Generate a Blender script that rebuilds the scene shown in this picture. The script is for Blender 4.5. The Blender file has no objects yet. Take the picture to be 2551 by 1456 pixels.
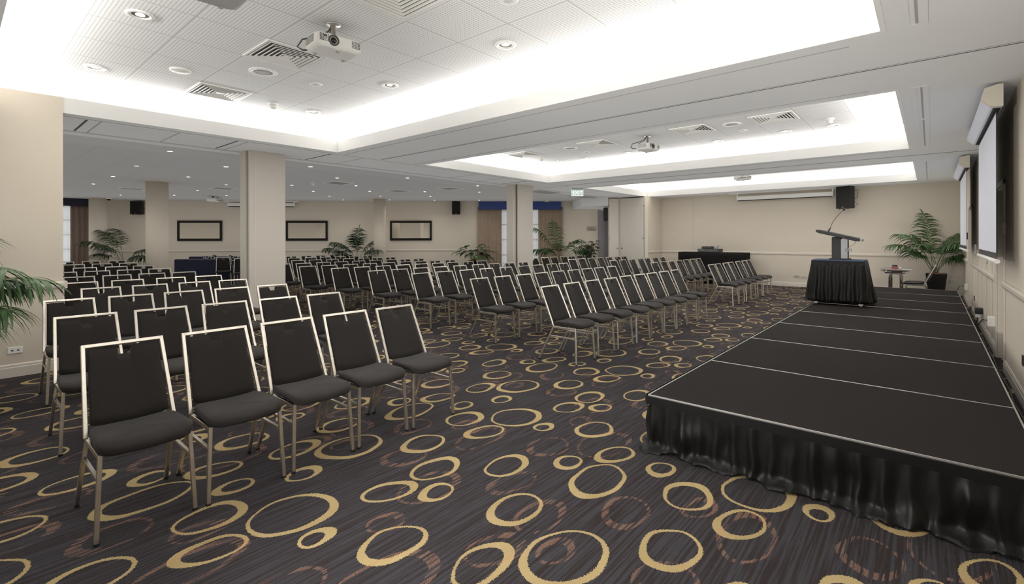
import bpy, bmesh, math, random
from mathutils import Vector, Matrix
C = bpy.context.scene.collection
PI = math.pi
SC = bpy.context.scene

# ---------------------------------------------------------------- helpers
def lin(v):
    v /= 255.0
    return v / 12.92 if v <= 0.04045 else ((v + 0.055) / 1.055) ** 2.4
def rgb(r, g, b):
    return (lin(r), lin(g), lin(b), 1.0)

class MB:
    """collects faces of one mesh object"""
    def __init__(s):
        s.v = []; s.f = []; s.m = []; s.sm = []
    def face(s, idx, m=0, sm=False):
        s.f.append(tuple(idx)); s.m.append(m); s.sm.append(sm)
    def box(s, x0, x1, y0, y1, z0, z1, m=0):
        if x0 > x1: x0, x1 = x1, x0
        if y0 > y1: y0, y1 = y1, y0
        if z0 > z1: z0, z1 = z1, z0
        b = len(s.v)
        s.v += [(x0,y0,z0),(x1,y0,z0),(x1,y1,z0),(x0,y1,z0),(x0,y0,z1),(x1,y0,z1),(x1,y1,z1),(x0,y1,z1)]
        for q in ((0,3,2,1),(4,5,6,7),(0,1,5,4),(1,2,6,5),(2,3,7,6),(3,0,4,7)):
            s.face([b+i for i in q], m)
        return s
    def obox(s, c, ax, ay, az, m=0):
        """box from centre and three half-axis vectors"""
        c, ax, ay, az = map(Vector, (c, ax, ay, az))
        b = len(s.v)
        for dz in (-1, 1):
            for dx, dy in ((-1,-1),(1,-1),(1,1),(-1,1)):
                s.v.append(tuple(c + ax*dx + ay*dy + az*dz))
        flip = ax.cross(ay).dot(az) < 0
        for q in ((0,3,2,1),(4,5,6,7),(0,1,5,4),(1,2,6,5),(2,3,7,6),(3,0,4,7)):
            q = q[::-1] if flip else q
            s.face([b+i for i in q], m)
        return s
    def bar(s, p, q, w, h, up=(0,0,1), m=0):
        """rectangular bar from p to q; w across, h along 'up'"""
        p, q = Vector(p), Vector(q)
        d = (q-p); L = d.length; d.normalize()
        u = Vector(up); side = d.cross(u)
        if side.length < 1e-5: side = d.cross(Vector((1,0,0)))
        side.normalize(); u = side.cross(d).normalized()
        return s.obox((p+q)/2, d*(L/2), side*(w/2), u*(h/2), m)
    def tube(s, pts, r, n=8, m=0, cap=True, taper=None):
        pts = [Vector(p) for p in pts]
        b0 = len(s.v); k = len(pts)
        prev = None
        for i, p in enumerate(pts):
            d = (pts[min(i+1,k-1)] - pts[max(i-1,0)])
            if d.length < 1e-9: d = Vector((0,0,1))
            d.normalize()
            if prev is None:
                a = d.cross(Vector((0,0,1)))
                if a.length < 1e-4: a = d.cross(Vector((1,0,0)))
            else:
                a = prev - d*prev.dot(d)
                if a.length < 1e-6: a = d.cross(Vector((0,0,1)))
            a.normalize(); prev = a
            c = d.cross(a)
            rr = r if taper is None else r*(1 + (taper-1)*i/max(1,k-1))
            for j in range(n):
                t = 2*PI*j/n
                s.v.append(tuple(p + (a*math.cos(t) + c*math.sin(t))*rr))
        for i in range(k-1):
            for j in range(n):
                j2 = (j+1) % n
                s.face((b0+i*n+j, b0+i*n+j2, b0+(i+1)*n+j2, b0+(i+1)*n+j), m, True)
        if cap:
            s.face([b0+j for j in range(n)][::-1], m)
            s.face([b0+(k-1)*n+j for j in range(n)], m)
        return s
    def lathe(s, prof, n=24, c=(0,0,0), m=0, axis='z', sm=True):
        """prof: list of (radius, height); revolve about an axis through c"""
        c = Vector(c); b0 = len(s.v)
        for r, h in prof:
            for j in range(n):
                t = 2*PI*j/n
                a, b = r*math.cos(t), r*math.sin(t)
                if axis == 'z': p = Vector((a, b, h))
                elif axis == 'y': p = Vector((a, h, -b))
                else: p = Vector((h, a, b))
                s.v.append(tuple(c+p))
        for i in range(len(prof)-1):
            for j in range(n):
                j2 = (j+1) % n
                s.face((b0+i*n+j, b0+i*n+j2, b0+(i+1)*n+j2, b0+(i+1)*n+j), m, sm)
        if prof[0][0] > 1e-6: s.face([b0+j for j in range(n)][::-1], m)
        if prof[-1][0] > 1e-6: s.face([b0+(len(prof)-1)*n+j for j in range(n)], m)
        return s
    def prism(s, poly, z0, z1, m=0):
        """vertical prism over a ground polygon (ccw)"""
        b = len(s.v); n = len(poly)
        s.v += [(x, y, z0) for x, y in poly] + [(x, y, z1) for x, y in poly]
        s.face([b+i for i in range(n)][::-1], m); s.face([b+n+i for i in range(n)], m)
        for i in range(n):
            j = (i+1) % n
            s.face((b+i, b+j, b+n+j, b+n+i), m)
        return s
    def grid(s, rows, m=0, sm=True, closed=False):
        """rows: list of equally long lists of points"""
        b = len(s.v); n = len(rows[0])
        for r in rows: s.v += [tuple(p) for p in r]
        for i in range(len(rows)-1):
            for j in range(n if closed else n-1):
                j2 = (j+1) % n
                s.face((b+i*n+j, b+i*n+j2, b+(i+1)*n+j2, b+(i+1)*n+j), m, sm)
        return s
    def build(s, name, mats, parent=None, bevel=0, solid=0, subsurf=0, recalc=False):
        me = bpy.data.meshes.new(name)
        me.from_pydata(s.v, [], s.f)
        mats = mats if isinstance(mats, (list, tuple)) else [mats]
        for m in mats: me.materials.append(m)
        me.polygons.foreach_set('material_index', s.m)
        me.polygons.foreach_set('use_smooth', s.sm)
        me.update()
        if recalc:
            bm = bmesh.new(); bm.from_mesh(me)
            bmesh.ops.recalc_face_normals(bm, faces=bm.faces)
            bm.to_mesh(me); bm.free()
        o = bpy.data.objects.new(name, me); C.objects.link(o)
        if parent is not None: o.parent = parent
        if solid:
            md = o.modifiers.new('thick', 'SOLIDIFY'); md.thickness = solid; md.offset = 0
        if subsurf:
            md = o.modifiers.new('sub', 'SUBSURF'); md.levels = subsurf; md.render_levels = subsurf
        if bevel:
            md = o.modifiers.new('bev', 'BEVEL'); md.width = bevel; md.segments = 2
            md.limit_method = 'ANGLE'; md.angle_limit = math.radians(40)
        return o

def empty(name, loc=(0,0,0), rz=0.0):
    o = bpy.data.objects.new(name, None); C.objects.link(o)
    o.location = loc; o.rotation_euler = (0, 0, rz); o.empty_display_size = 0.1
    return o
def tag(o, label, cat, group=None):
    o['label'] = label; o['category'] = cat
    if group: o['group'] = group
    return o
def thing(name, label, cat, loc=(0,0,0), rz=0.0, group=None):
    return tag(empty(name, loc, rz), label, cat, group)
def struct(o):
    o['kind'] = 'structure'; return o
KIDS = {}
def copy_tree(o, parent=None):
    c = o.copy(); C.objects.link(c)
    if parent is not None: c.parent = parent
    for ch in list(o.children): copy_tree(ch, c)
    return c

# ---------------------------------------------------------------- materials
def nodes_of(m):
    m.use_nodes = True
    return m.node_tree.nodes, m.node_tree.links
def mat(name, col, rough=0.6, metal=0.0, var=0.0, vscale=8.0, bump=0.0, bscale=60.0, spec=0.5, stretch=(1,1,1), sheen=0.0, coat=0.0):
    m = bpy.data.materials.new(name); N, L = nodes_of(m)
    b = N['Principled BSDF']
    b.inputs['Base Color'].default_value = col
    b.inputs['Roughness'].default_value = rough
    b.inputs['Metallic'].default_value = metal
    b.inputs['Specular IOR Level'].default_value = spec
    if sheen: b.inputs['Sheen Weight'].default_value = sheen
    if coat: b.inputs['Coat Weight'].default_value = coat
    tc = N.new('ShaderNodeTexCoord'); mp = N.new('ShaderNodeMapping')
    mp.inputs['Scale'].default_value = stretch
    L.new(tc.outputs['Object'], mp.inputs['Vector'])
    if var > 0:
        n = N.new('ShaderNodeTexNoise'); n.inputs['Scale'].default_value = vscale; n.inputs['Detail'].default_value = 4
        L.new(mp.outputs[0], n.inputs['Vector'])
        r = N.new('ShaderNodeMapRange'); r.inputs[1].default_value = 0.3; r.inputs[2].default_value = 0.7
        r.inputs[3].default_value = 1-var; r.inputs[4].default_value = 1+var
        L.new(n.outputs[0], r.inputs[0])
        mx = N.new('ShaderNodeVectorMath'); mx.operation = 'SCALE'
        mx.inputs[0].default_value = col[:3]
        L.new(r.outputs[0], mx.inputs['Scale'])
        L.new(mx.outputs[0], b.inputs['Base Color'])
    if bump > 0:
        n2 = N.new('ShaderNodeTexNoise'); n2.inputs['Scale'].default_value = bscale; n2.inputs['Detail'].default_value = 3
        L.new(mp.outputs[0], n2.inputs['Vector'])
        bp = N.new('ShaderNodeBump'); bp.inputs['Strength'].default_value = bump; bp.inputs['Distance'].default_value = 0.01
        L.new(n2.outputs[0], bp.inputs['Height']); L.new(bp.outputs[0], b.inputs['Normal'])
    return m
def emis(name, col, strength):
    m = bpy.data.materials.new(name); N, L = nodes_of(m)
    b = N['Principled BSDF']
    b.inputs['Base Color'].default_value = col
    b.inputs['Emission Color'].default_value = col
    b.inputs['Emission Strength'].default_value = strength
    m.cycles.emission_sampling = 'NONE'
    return m

M = {}
M['soffit'] = mat('white ceiling paint', rgb(222,222,221), 0.85, var=0.012, vscale=1.5)
M['upper'] = mat('white recess paint', rgb(232,231,228), 0.85)
M['lip'] = mat('white lip paint', rgb(228,227,224), 0.8)
M['groove'] = mat('grey shadow line', rgb(96,94,92), 0.8)
M['groove_soft'] = mat('pale panel joint', rgb(168,166,163), 0.8)
M['wall'] = mat('beige wall paint', rgb(204,194,178), 0.75, var=0.012, vscale=1.2, bump=0.04, bscale=220)
M['wall_grey'] = mat('grey wall paint', rgb(150,146,146), 0.75, var=0.015, vscale=1.2)
M['trimwood'] = mat('beige trim gloss', rgb(210,202,189), 0.35, var=0.01, vscale=3)
M['panel'] = mat('beige partition laminate', rgb(200,193,182), 0.45, var=0.01, vscale=2)
M['panel_dark'] = mat('shaded partition edge', rgb(150,138,120), 0.5)
M['seal'] = mat('black rubber seal', rgb(24,23,22), 0.5)
M['alu'] = mat('brushed aluminium', rgb(214,211,205), 0.35, 0.9, var=0.04, vscale=30)
M['steel'] = mat('satin chrome steel', rgb(238,231,220), 0.34, 1.0, var=0.05, vscale=25)
M['chrome'] = mat('polished chrome', rgb(225,225,226), 0.12, 1.0)
M['glide'] = mat('black plastic glide', rgb(22,22,22), 0.5)
M['fabric'] = mat('charcoal woven fabric', rgb(30,27,25), 0.92, var=0.16, vscale=140, bump=0.25, bscale=420, spec=0.2, stretch=(1,1,3), sheen=0.06)
M['vinyl'] = mat('black vinyl', rgb(30,27,27), 0.4, spec=0.5)
M['deck'] = mat('black stage carpet', rgb(24,20,18), 0.95, var=0.14, vscale=60, bump=0.2, bscale=500, spec=0.15, stretch=(1,3,1))
M['skirt'] = mat('black satin drape', rgb(5,5,4), 0.45, var=0.15, vscale=30, bump=0.08, bscale=300, spec=0.22, sheen=0.03)
M['blackcloth'] = mat('black table cloth', rgb(13,12,12), 0.85, var=0.1, vscale=30, spec=0.2)
M['black'] = mat('matt black plastic', rgb(24,24,25), 0.5, bump=0.08, bscale=300)
M['blackgloss'] = mat('black lacquer', rgb(20,17,16), 0.25)
M['grille'] = mat('black speaker grille', rgb(17,17,18), 0.6, var=0.3, vscale=300)
M['white_plastic'] = mat('white plastic', rgb(232,230,224), 0.45)
M['grey_plastic'] = mat('grey plastic', rgb(176,175,172), 0.5)
M['darkgrey'] = mat('dark grey plastic', rgb(70,69,68), 0.5)
M['casing'] = mat('cream screen casing', rgb(216,208,192), 0.4)
M['screen'] = mat('white screen fabric', rgb(226,227,234), 0.8)
M['screen_edge'] = mat('black screen border', rgb(44,42,46), 0.7)
M['mirror'] = mat('mirror glass', (0.86,0.85,0.82,1), 0.02, 1.0)
M['navy'] = mat('navy upholstery', rgb(20,24,46), 0.8, var=0.3, vscale=12, sheen=0.2)
M['pelmet'] = mat('blue pelmet fabric', rgb(62,76,128), 0.8, var=0.06, vscale=40)
M['pelmet_dark'] = mat('dark navy pelmet fabric', rgb(44,44,56), 0.8, var=0.06, vscale=40)
M['curtain'] = mat('brown curtain fabric', rgb(150,132,114), 0.85, var=0.06, vscale=20, stretch=(1,1,0.2), sheen=0.2)
M['curtain_dark'] = mat('grey brown curtain fabric', rgb(122,106,94), 0.85, var=0.1, vscale=20, stretch=(1,1,0.2))
M['leaf'] = mat('palm leaf green', rgb(52,78,40), 0.45, var=0.3, vscale=14, spec=0.4)
M['leaf_dark'] = mat('dark palm leaf green', rgb(38,54,34), 0.45, var=0.3, vscale=14)
M['leaf_bright'] = mat('lily leaf green', rgb(48,84,42), 0.35, var=0.3, vscale=10)
M['stem'] = mat('green stem', rgb(86,92,52), 0.55, var=0.25, vscale=20)
M['cane'] = mat('brown cane', rgb(96,72,46), 0.7, var=0.3, vscale=30)
M['soil'] = mat('rust coloured coir mulch', rgb(126,74,34), 0.95, var=0.4, vscale=60, bump=0.6, bscale=90)
M['pot'] = mat('black planter', rgb(14,13,13), 0.4)
M['terracotta'] = mat('terracotta pot', rgb(120,62,36), 0.7, var=0.1)
M['laminate'] = mat('grey laminate', rgb(126,120,116), 0.4)
M['bluetop'] = mat('dark blue table cover', rgb(52,66,88), 0.7, var=0.08, vscale=30)
M['brass'] = mat('polished brass', rgb(214,172,84), 0.2, 1.0)
M['paper'] = mat('white paper', rgb(238,238,236), 0.7)
M['cable_blue'] = mat('blue cable', rgb(52,92,122), 0.5)
M['pink'] = mat('pinkish white plate', rgb(240,226,214), 0.5)
M['lens'] = mat('lens glass', rgb(12,14,18), 0.05)
M['red'] = mat('red plastic', rgb(190,70,62), 0.4)
M['timberdoor'] = mat('beige door paint', rgb(205,192,174), 0.5)
M['glow'] = emis('lamp glow', (1.0,0.96,0.9,1), 14.0)
M['exit_green'] = emis('pale green lit acrylic', rgb(206,226,214), 0.35)
M['exit_white'] = emis('white lit letters', rgb(246,252,248), 0.9)

def m_clear():
    m = bpy.data.materials.new('clear glass'); N, L = nodes_of(m)
    b = N['Principled BSDF']; b.inputs['Transmission Weight'].default_value = 1.0
    b.inputs['Roughness'].default_value = 0.02; b.inputs['IOR'].default_value = 1.45
    return m
M['glass'] = m_clear()
def m_sheer():
    m = bpy.data.materials.new('sheer white curtain'); N, L = nodes_of(m)
    N.remove(N['Principled BSDF']); out = N['Material Output']
    t = N.new('ShaderNodeBsdfTransparent'); tl = N.new('ShaderNodeBsdfTranslucent'); d = N.new('ShaderNodeBsdfDiffuse')
    tl.inputs[0].default_value = (.85,.84,.8,1); d.inputs[0].default_value = (.8,.78,.74,1)
    a = N.new('ShaderNodeMixShader'); a.inputs[0].default_value = 0.5
    L.new(tl.outputs[0], a.inputs[1]); L.new(d.outputs[0], a.inputs[2])
    b = N.new('ShaderNodeMixShader'); b.inputs[0].default_value = 0.62
    L.new(t.outputs[0], b.inputs[1]); L.new(a.outputs[0], b.inputs[2]); L.new(b.outputs[0], out.inputs[0])
    return m
M['sheer'] = m_sheer()

def m_tiles(name, base, line, pitch_x, pitch_y, ox, oy, lw, holes=None, x0=-99, x1=99, y0=-99, y1=99, hole_mul=0.72):
    """ceiling tile grid with perforations, in world metres"""
    m = bpy.data.materials.new(name); N, L = nodes_of(m)
    b = N['Principled BSDF']; b.inputs['Roughness'].default_value = 0.85
    g = N.new('ShaderNodeNewGeometry'); sp = N.new('ShaderNodeSeparateXYZ'); L.new(g.outputs['Position'], sp.inputs[0])
    def math_(op, a, bb=None, c=None):
        n = N.new('ShaderNodeMath'); n.operation = op
        for i, v in enumerate((a, bb, c)):
            if v is None: continue
            if hasattr(v, 'links') or hasattr(v, 'is_linked'): L.new(v, n.inputs[i])
            else: n.inputs[i].default_value = v
        return n.outputs[0]
    X, Y = sp.outputs[0], sp.outputs[1]
    def cell(v, o, p):   # signed distance to nearest line
        t = math_('SUBTRACT', v, o); return math_('ABSOLUTE', math_('WRAP', t, p/2, -p/2))
    dx, dy = cell(X, ox, pitch_x), cell(Y, oy, pitch_y)
    ln = math_('LESS_THAN', math_('MINIMUM', dx, dy), lw/2)
    ins = math_('MULTIPLY', math_('MULTIPLY', math_('GREATER_THAN', X, x0), math_('LESS_THAN', X, x1)), math_('MULTIPLY', math_('GREATER_THAN', Y, y0), math_('LESS_THAN', Y, y1)))
    col = N.new('ShaderNodeMix'); col.data_type = 'RGBA'
    col.inputs[6].default_value = base
    col.inputs[7].default_value = tuple(c*hole_mul for c in base[:3]) + (1,)
    if holes:
        hx, hy = holes
        ex = math_('ABSOLUTE', math_('WRAP', X, hx/2, -hx/2)); ey = math_('ABSOLUTE', math_('WRAP', Y, hy/2, -hy/2))
        h = math_('MULTIPLY', math_('LESS_THAN', ex, hx*0.34), math_('LESS_THAN', ey, hy*0.24))
        h = math_('MULTIPLY', h, ins)
        away = math_('GREATER_THAN', math_('MINIMUM', dx, dy), lw*0.9)
        h = math_('MULTIPLY', h, away)
        L.new(h, col.inputs[0])
    else:
        col.inputs[0].default_value = 0
    c2 = N.new('ShaderNodeMix'); c2.data_type = 'RGBA'
    L.new(col.outputs[2], c2.inputs[6]); c2.inputs[7].default_value = line
    L.new(math_('MULTIPLY', ln, ins), c2.inputs[0])
    L.new(c2.outputs[2], b.inputs['Base Color'])
    return m

def m_carpet():
    """dark blue-grey broadloom with gold and copper rings, 1.966 x 1.985 m repeat"""
    m = bpy.data.materials.new('ring patterned carpet'); N, L = nodes_of(m)
    b = N['Principled BSDF']; b.inputs['Roughness'].default_value = 0.95; b.inputs['Specular IOR Level'].default_value = 0.1
    PX, PY = 1.966, 1.985
    gold = [(-1.65,.78,.257,.157,93),(-1.75,1.19,.180,.111,74),(-1.40,1.19,.126,.089,90),(-1.65,1.70,.196,.120,96),(-1.38,.01,.250,.195,80),
            (-3.20,1.57,.124,.088,94),(-3.10,.98,.185,.143,88),(-2.97,.41,.189,.144,87),(-2.78,1.30,.242,.203,79),(-2.77,.87,.178,.115,74),
            (-2.58,.21,.193,.134,94),(-2.57,1.81,.177,.115,75),(-2.46,1.28,.103,.077,86),(-2.34,.00,.123,.093,85),(-2.24,.56,.196,.119,94),
            (-2.11,1.50,.19,.14,85),(-1.94,.87,.12,.098,90),(-1.84,.18,.19,.142,88)]
    copper = [(-1.34,.57,.185,.13,100),(-2.89,.16,.174,.138,76),(-2.71,.78,.265,.135,92),(-2.42,.02,.238,.16,91),(-2.30,1.59,.119,.089,91),
              (-2.20,.99,.186,.141,88),(-2.06,.40,.197,.11,82),(-1.90,1.31,.28,.17,86),(-1.69,.22,.198,.124,91),(-1.68,1.82,.174,.117,75),
              (-1.44,.02,.128,.087,88),(-3.0,.89,.143,.08,81)]
    rnd = random.Random(5)
    g = N.new('ShaderNodeNewGeometry')
    nz = N.new('ShaderNodeTexNoise'); nz.noise_dimensions = '2D'; nz.inputs['Scale'].default_value = 5.0; nz.inputs['Detail'].default_value = 0
    L.new(g.outputs['Position'], nz.inputs['Vector'])
    nf = N.new('ShaderNodeTexNoise'); nf.noise_dimensions = '2D'; nf.inputs['Scale'].default_value = 160.0; nf.inputs['Detail'].default_value = 0
    L.new(g.outputs['Position'], nf.inputs['Vector'])
    def vm(op, a, bb=None, c=None):
        n = N.new('ShaderNodeVectorMath'); n.operation = op
        for i, v in enumerate((a, bb, c)):
            if v is None: continue
            if hasattr(v, 'is_linked'): L.new(v, n.inputs[i])
            else: n.inputs[i].default_value = v
        return n
    def ma(op, a, bb=None, c=None):
        n = N.new('ShaderNodeMath'); n.operation = op
        for i, v in enumerate((a, bb, c)):
            if v is None: continue
            if hasattr(v, 'is_linked'): L.new(v, n.inputs[i])
            else: n.inputs[i].default_value = v
        return n.outputs[0]
    w1 = vm('MULTIPLY_ADD', nz.outputs['Color'], (.03,.03,0), (-.015,-.015,0))
    w2 = vm('MULTIPLY_ADD', nf.outputs['Color'], (.012,.012,0), (-.006,-.006,0))
    p = vm('ADD', vm('ADD', g.outputs['Position'], w1.outputs[0]).outputs[0], w2.outputs[0]).outputs[0]
    p = vm('MULTIPLY', p, (1,1,0)).outputs[0]
    def ring(cx, cy, a, bb, ang, kin, off):
        d = vm('WRAP', vm('SUBTRACT', p, (cx,cy,0)).outputs[0], (PX/2,PY/2,.5), (-PX/2,-PY/2,-.5)).outputs[0]
        mp = N.new('ShaderNodeMapping'); mp.vector_type = 'TEXTURE'
        mp.inputs['Rotation'].default_value = (0,0,math.radians(ang)); mp.inputs['Scale'].default_value = (a,bb,1)
        L.new(d, mp.inputs['Vector'])
        ro = vm('LENGTH', mp.outputs[0]).outputs['Value']
        ri = vm('LENGTH', vm('SUBTRACT', mp.outputs[0], off).outputs[0]).outputs['Value']
        return ma('MULTIPLY', ma('LESS_THAN', ro, 1.0), ma('GREATER_THAN', ri, kin))
    def all_rings(lst, thin):
        acc = None
        for cx, cy, a, bb, ang in lst:
            k = 1 - thin/math.sqrt(a*bb)
            k = max(0.5, min(.86, k))
            o = (1-k)*0.5; t = rnd.uniform(-0.7, 0.7) + (PI if rnd.random() < .5 else 0)
            r = ring(cx, cy, a, bb, ang, k, (o*math.cos(t), o*math.sin(t), 0))
            acc = r if acc is None else ma('MAXIMUM', acc, r)
        return acc
    gm = all_rings(gold, .033); cm = all_rings(copper, .034)
    # streaks run along the room (world Y)
    def streak(sx, sy, lo, hi):
        q = vm('MULTIPLY', g.outputs['Position'], (sx, sy, 0)).outputs[0]
        n = N.new('ShaderNodeTexNoise'); n.noise_dimensions = '2D'; n.inputs['Scale'].default_value = 1.0; n.inputs['Detail'].default_value = 2
        L.new(q, n.inputs['Vector'])
        r = N.new('ShaderNodeMapRange'); r.inputs[1].default_value = lo; r.inputs[2].default_value = hi
        L.new(n.outputs[0], r.inputs[0]); return r.outputs[0]
    s1 = streak(72, 1.8, .40, .60); s2 = streak(62, 2.2, .46, .54); sp = streak(230, 230, .35, .65); s3 = streak(2.2, 2.2, .35, .65)
    def mix(f, a, bb):
        n = N.new('ShaderNodeMix'); n.data_type = 'RGBA'
        L.new(f, n.inputs[0])
        for i, v in ((6, a), (7, bb)):
            if hasattr(v, 'is_linked'): L.new(v, n.inputs[i])
            else: n.inputs[i].default_value = v
        return n.outputs[2]
    base = mix(s1, rgb(42,36,35), rgb(54,53,57))
    base = mix(ma('MULTIPLY', sp, .35), base, rgb(33,29,31))
    cmask = ma('MULTIPLY', ma('MULTIPLY', cm, s2), ma('GREATER_THAN', sp, .28))
    base = mix(ma('MULTIPLY', cmask, .55), base, rgb(128,97,80))
    gold_c = mix(s3, rgb(142,124,88), rgb(154,136,98))
    gold_c = mix(ma('MULTIPLY', cmask, .6), gold_c, rgb(160,116,82))
    base = mix(gm, base, gold_c)
    spk = N.new('ShaderNodeMapRange'); spk.inputs[3].default_value = .88; spk.inputs[4].default_value = 1.1
    L.new(sp, spk.inputs[0])
    fin = N.new('ShaderNodeVectorMath'); fin.operation = 'SCALE'; L.new(base, fin.inputs[0]); L.new(spk.outputs[0], fin.inputs['Scale'])
    L.new(fin.outputs[0], b.inputs['Base Color'])
    bp = N.new('ShaderNodeBump'); bp.inputs['Strength'].default_value = .3; bp.inputs['Distance'].default_value = .004
    L.new(sp, bp.inputs['Height']); L.new(bp.outputs[0], b.inputs['Normal'])
    return m
M['carpet'] = m_carpet()
# ---------------------------------------------------------------- camera
EYE = 1.58; YAW = math.radians(40.742); ROLL = math.radians(0.0985); FPX = 1212.43
cd = bpy.data.cameras.new('camera'); cam = bpy.data.objects.new('camera', cd); C.objects.link(cam)
Rv = Vector((math.cos(YAW), math.sin(YAW), 0)); Uv = Vector((0,0,1)); Bv = Vector((math.sin(YAW), -math.cos(YAW), 0))
cr = Rv*math.cos(ROLL) - Uv*math.sin(ROLL); cu = Uv*math.cos(ROLL) + Rv*math.sin(ROLL)
cam.matrix_world = Matrix(((cr.x,cu.x,Bv.x,0),(cr.y,cu.y,Bv.y,0),(cr.z,cu.z,Bv.z,EYE),(0,0,0,1)))
cd.sensor_fit = 'HORIZONTAL'; cd.sensor_width = 36.0; cd.lens = 36.0*FPX/2551.0
cd.shift_y = -(728.0-594.4)/2551.0
cd.clip_start = 0.05; cd.clip_end = 100
SC.camera = cam

# ---------------------------------------------------------------- the setting
CZ, UZ, LZ = 3.12, 3.50, 3.31
XL, XR, YE, YN = -8.0, 0.66, 17.95, -3.0
CX0, CX1 = -8.0, -0.28
COFFERS = [(0.25, 4.54), (6.50, 10.82), (12.76, 16.93)]
S1A, S1B, S2B = Vector((-24.65,4.49)), Vector((-17.87,11.32)), Vector((-11.02,17.58))

fl = MB(); fl.box(-25.2, 1.2, -3.2, 21.0, -0.05, 0.0)
struct(fl.build('floor', M['carpet']))

c = MB()
c.box(-9.6, CX0, YN-.1, 20.5, CZ, CZ+.03); c.box(CX1, 1.0, YN-.1, 18.2, CZ, CZ+.03)
ys = [YN-.1] + [v for cf in COFFERS for v in cf] + [18.2]
for a, b in zip(ys[0::2], ys[1::2]): c.box(CX0, CX1, a, b, CZ, CZ+.03)
struct(c.build('ceiling', M['soffit']))
M['far_tiles'] = m_tiles('perforated ceiling tile', rgb(196,195,194), rgb(176,175,174), .635, .635, -10.39, 1.62, .012, (.032,.032), x1=-10.39, hole_mul=.86)
c = MB(); c.box(-25.2, -9.6, -3.2, 21.0, CZ, CZ+.03)
struct(c.build('ceiling', M['far_tiles']))

for i, (y0, y1) in enumerate(COFFERS):
    gy = y0 + 0.53
    M['tile%d' % i] = m_tiles('perforated recess tile', rgb(238,237,234), rgb(198,197,194), .645, .622, -3.51, gy, .018, (.0293,.0283), x0=-7.38, x1=-.93, y0=gy, y1=gy+5*.622, hole_mul=.70)
    u = MB(); e = .36
    u.box(CX0-e, CX1+e, y0-e, y1+e, UZ, UZ+.04)
    struct(u.build('ceiling', M['tile%d' % i]))
    w = MB()   # light trough: upright lip at the opening, outer wall behind it
    t = .03
    for (a0,a1,b0,b1) in ((CX0-t,CX1+t,y0-t,y0+.005),(CX0-t,CX1+t,y1-.005,y1+t),(CX0-t,CX0+.005,y0+.005,y1-.005),(CX1-.005,CX1+t,y0+.005,y1-.005)):
        w.box(a0,a1,b0,b1,CZ-.002,LZ)
    for (a0,a1,b0,b1) in ((CX0-e,CX1+e,y0-e-t,y0-e),(CX0-e,CX1+e,y1+e,y1+e+t),(CX0-e-t,CX0-e,y0-e,y1+e),(CX1+e,CX1+e+t,y0-e,y1+e)):
        w.box(a0,a1,b0,b1,CZ+.03,UZ)
    struct(w.build('trim_%d' % (i+1), M['lip']))
# joints and tracks in the flat ceiling
g = MB(); gs = MB()
for y, dark in ((5.53,1),(4.74,0),(6.32,0),(11.79,1),(11.02,0),(12.56,0)):
    (g if dark else gs).box(-8.1, XR if dark else -.5, y-.006, y+.006, CZ-.003, CZ+.001)
    if dark: gs.box(-8.1, XR, y-.045, y-.033, CZ-.002, CZ+.001)
for x in (-8.2, -9.25, -9.31): gs.box(x-.006, x+.006, .95, 16.2, CZ-.003, CZ+.001)
for y in (1.32, 2.2, 3.12, 5.2, 8.3, 9.3, 11.9, 14.0): gs.box(-9.25, -8.2, y-.006, y+.006, CZ-.003, CZ+.001)
for y in (1.18, 2.98, 4.55, 10.2): g.box(-9.2, -8.25, y-.012, y+.012, CZ-.003, CZ+.001)
struct(g.build('trim_4', M['groove'])); struct(gs.build('trim_5', M['groove_soft']))

# --- walls of the hall
def rail_mb(p, q, z0=.985, z1=1.065, d=.035, n=None, mb=None):
    """moulded rail on the side n of the line p-q"""
    mb = mb or MB(); p, q, n = Vector(p), Vector(q), Vector(n)
    prof = [(0,z0),(d*.55,z0),(d*.8,z0+.012),(d,z0+.03),(d,z1-.018),(d*.7,z1),(0,z1)]
    rows = [[(e.x+n.x*a, e.y+n.y*a, z) for a, z in prof] for e in (p, q)]
    mb.grid(rows, sm=False)
    b = len(mb.v)
    for r in rows:
        k = len(mb.v); mb.v += r; mb.face(list(range(k, k+len(r))))
    return mb
def base_mb(p, q, h=.13, d=.02, n=None, mb=None):
    mb = mb or MB(); p, q, n = Vector(p), Vector(q), Vector(n)
    prof = [(0,0),(d,0),(d,h*.72),(d*.75,h*.76),(d*.75,h*.9),(d*.35,h),(0,h)]
    rows = [[(e.x+n.x*a, e.y+n.y*a, z) for a, z in prof] for e in (p, q)]
    mb.grid(rows, sm=False)
    for r in rows:
        k = len(mb.v); mb.v += r; mb.face(list(range(k, k+len(r))))
    return mb
w = MB(); w.box(-8.22, -7.985, YN, .92, 0, 3.30)
struct(w.build('wall_left', M['wall']))
t = rail_mb((-7.985,YN), (-7.985,.93), .985, 1.07, .04, (1,0))
t.box(-8.24, -7.95, .92, .955, .985, 1.07)
struct(t.build('trim_6', M['trimwood'], recalc=True))
struct(base_mb((-7.985,YN), (-7.985,.92), .15, .02, (1,0)).build('baseboard_left', M['trimwood'], recalc=True))
t = MB(); t.box(-7.985, -7.976, .80, .92, .15, .985); t.box(-7.985,-7.976,-.9,-.78,.15,.985)
struct(t.build('trim_7', M['wall'], bevel=.003))

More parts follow.
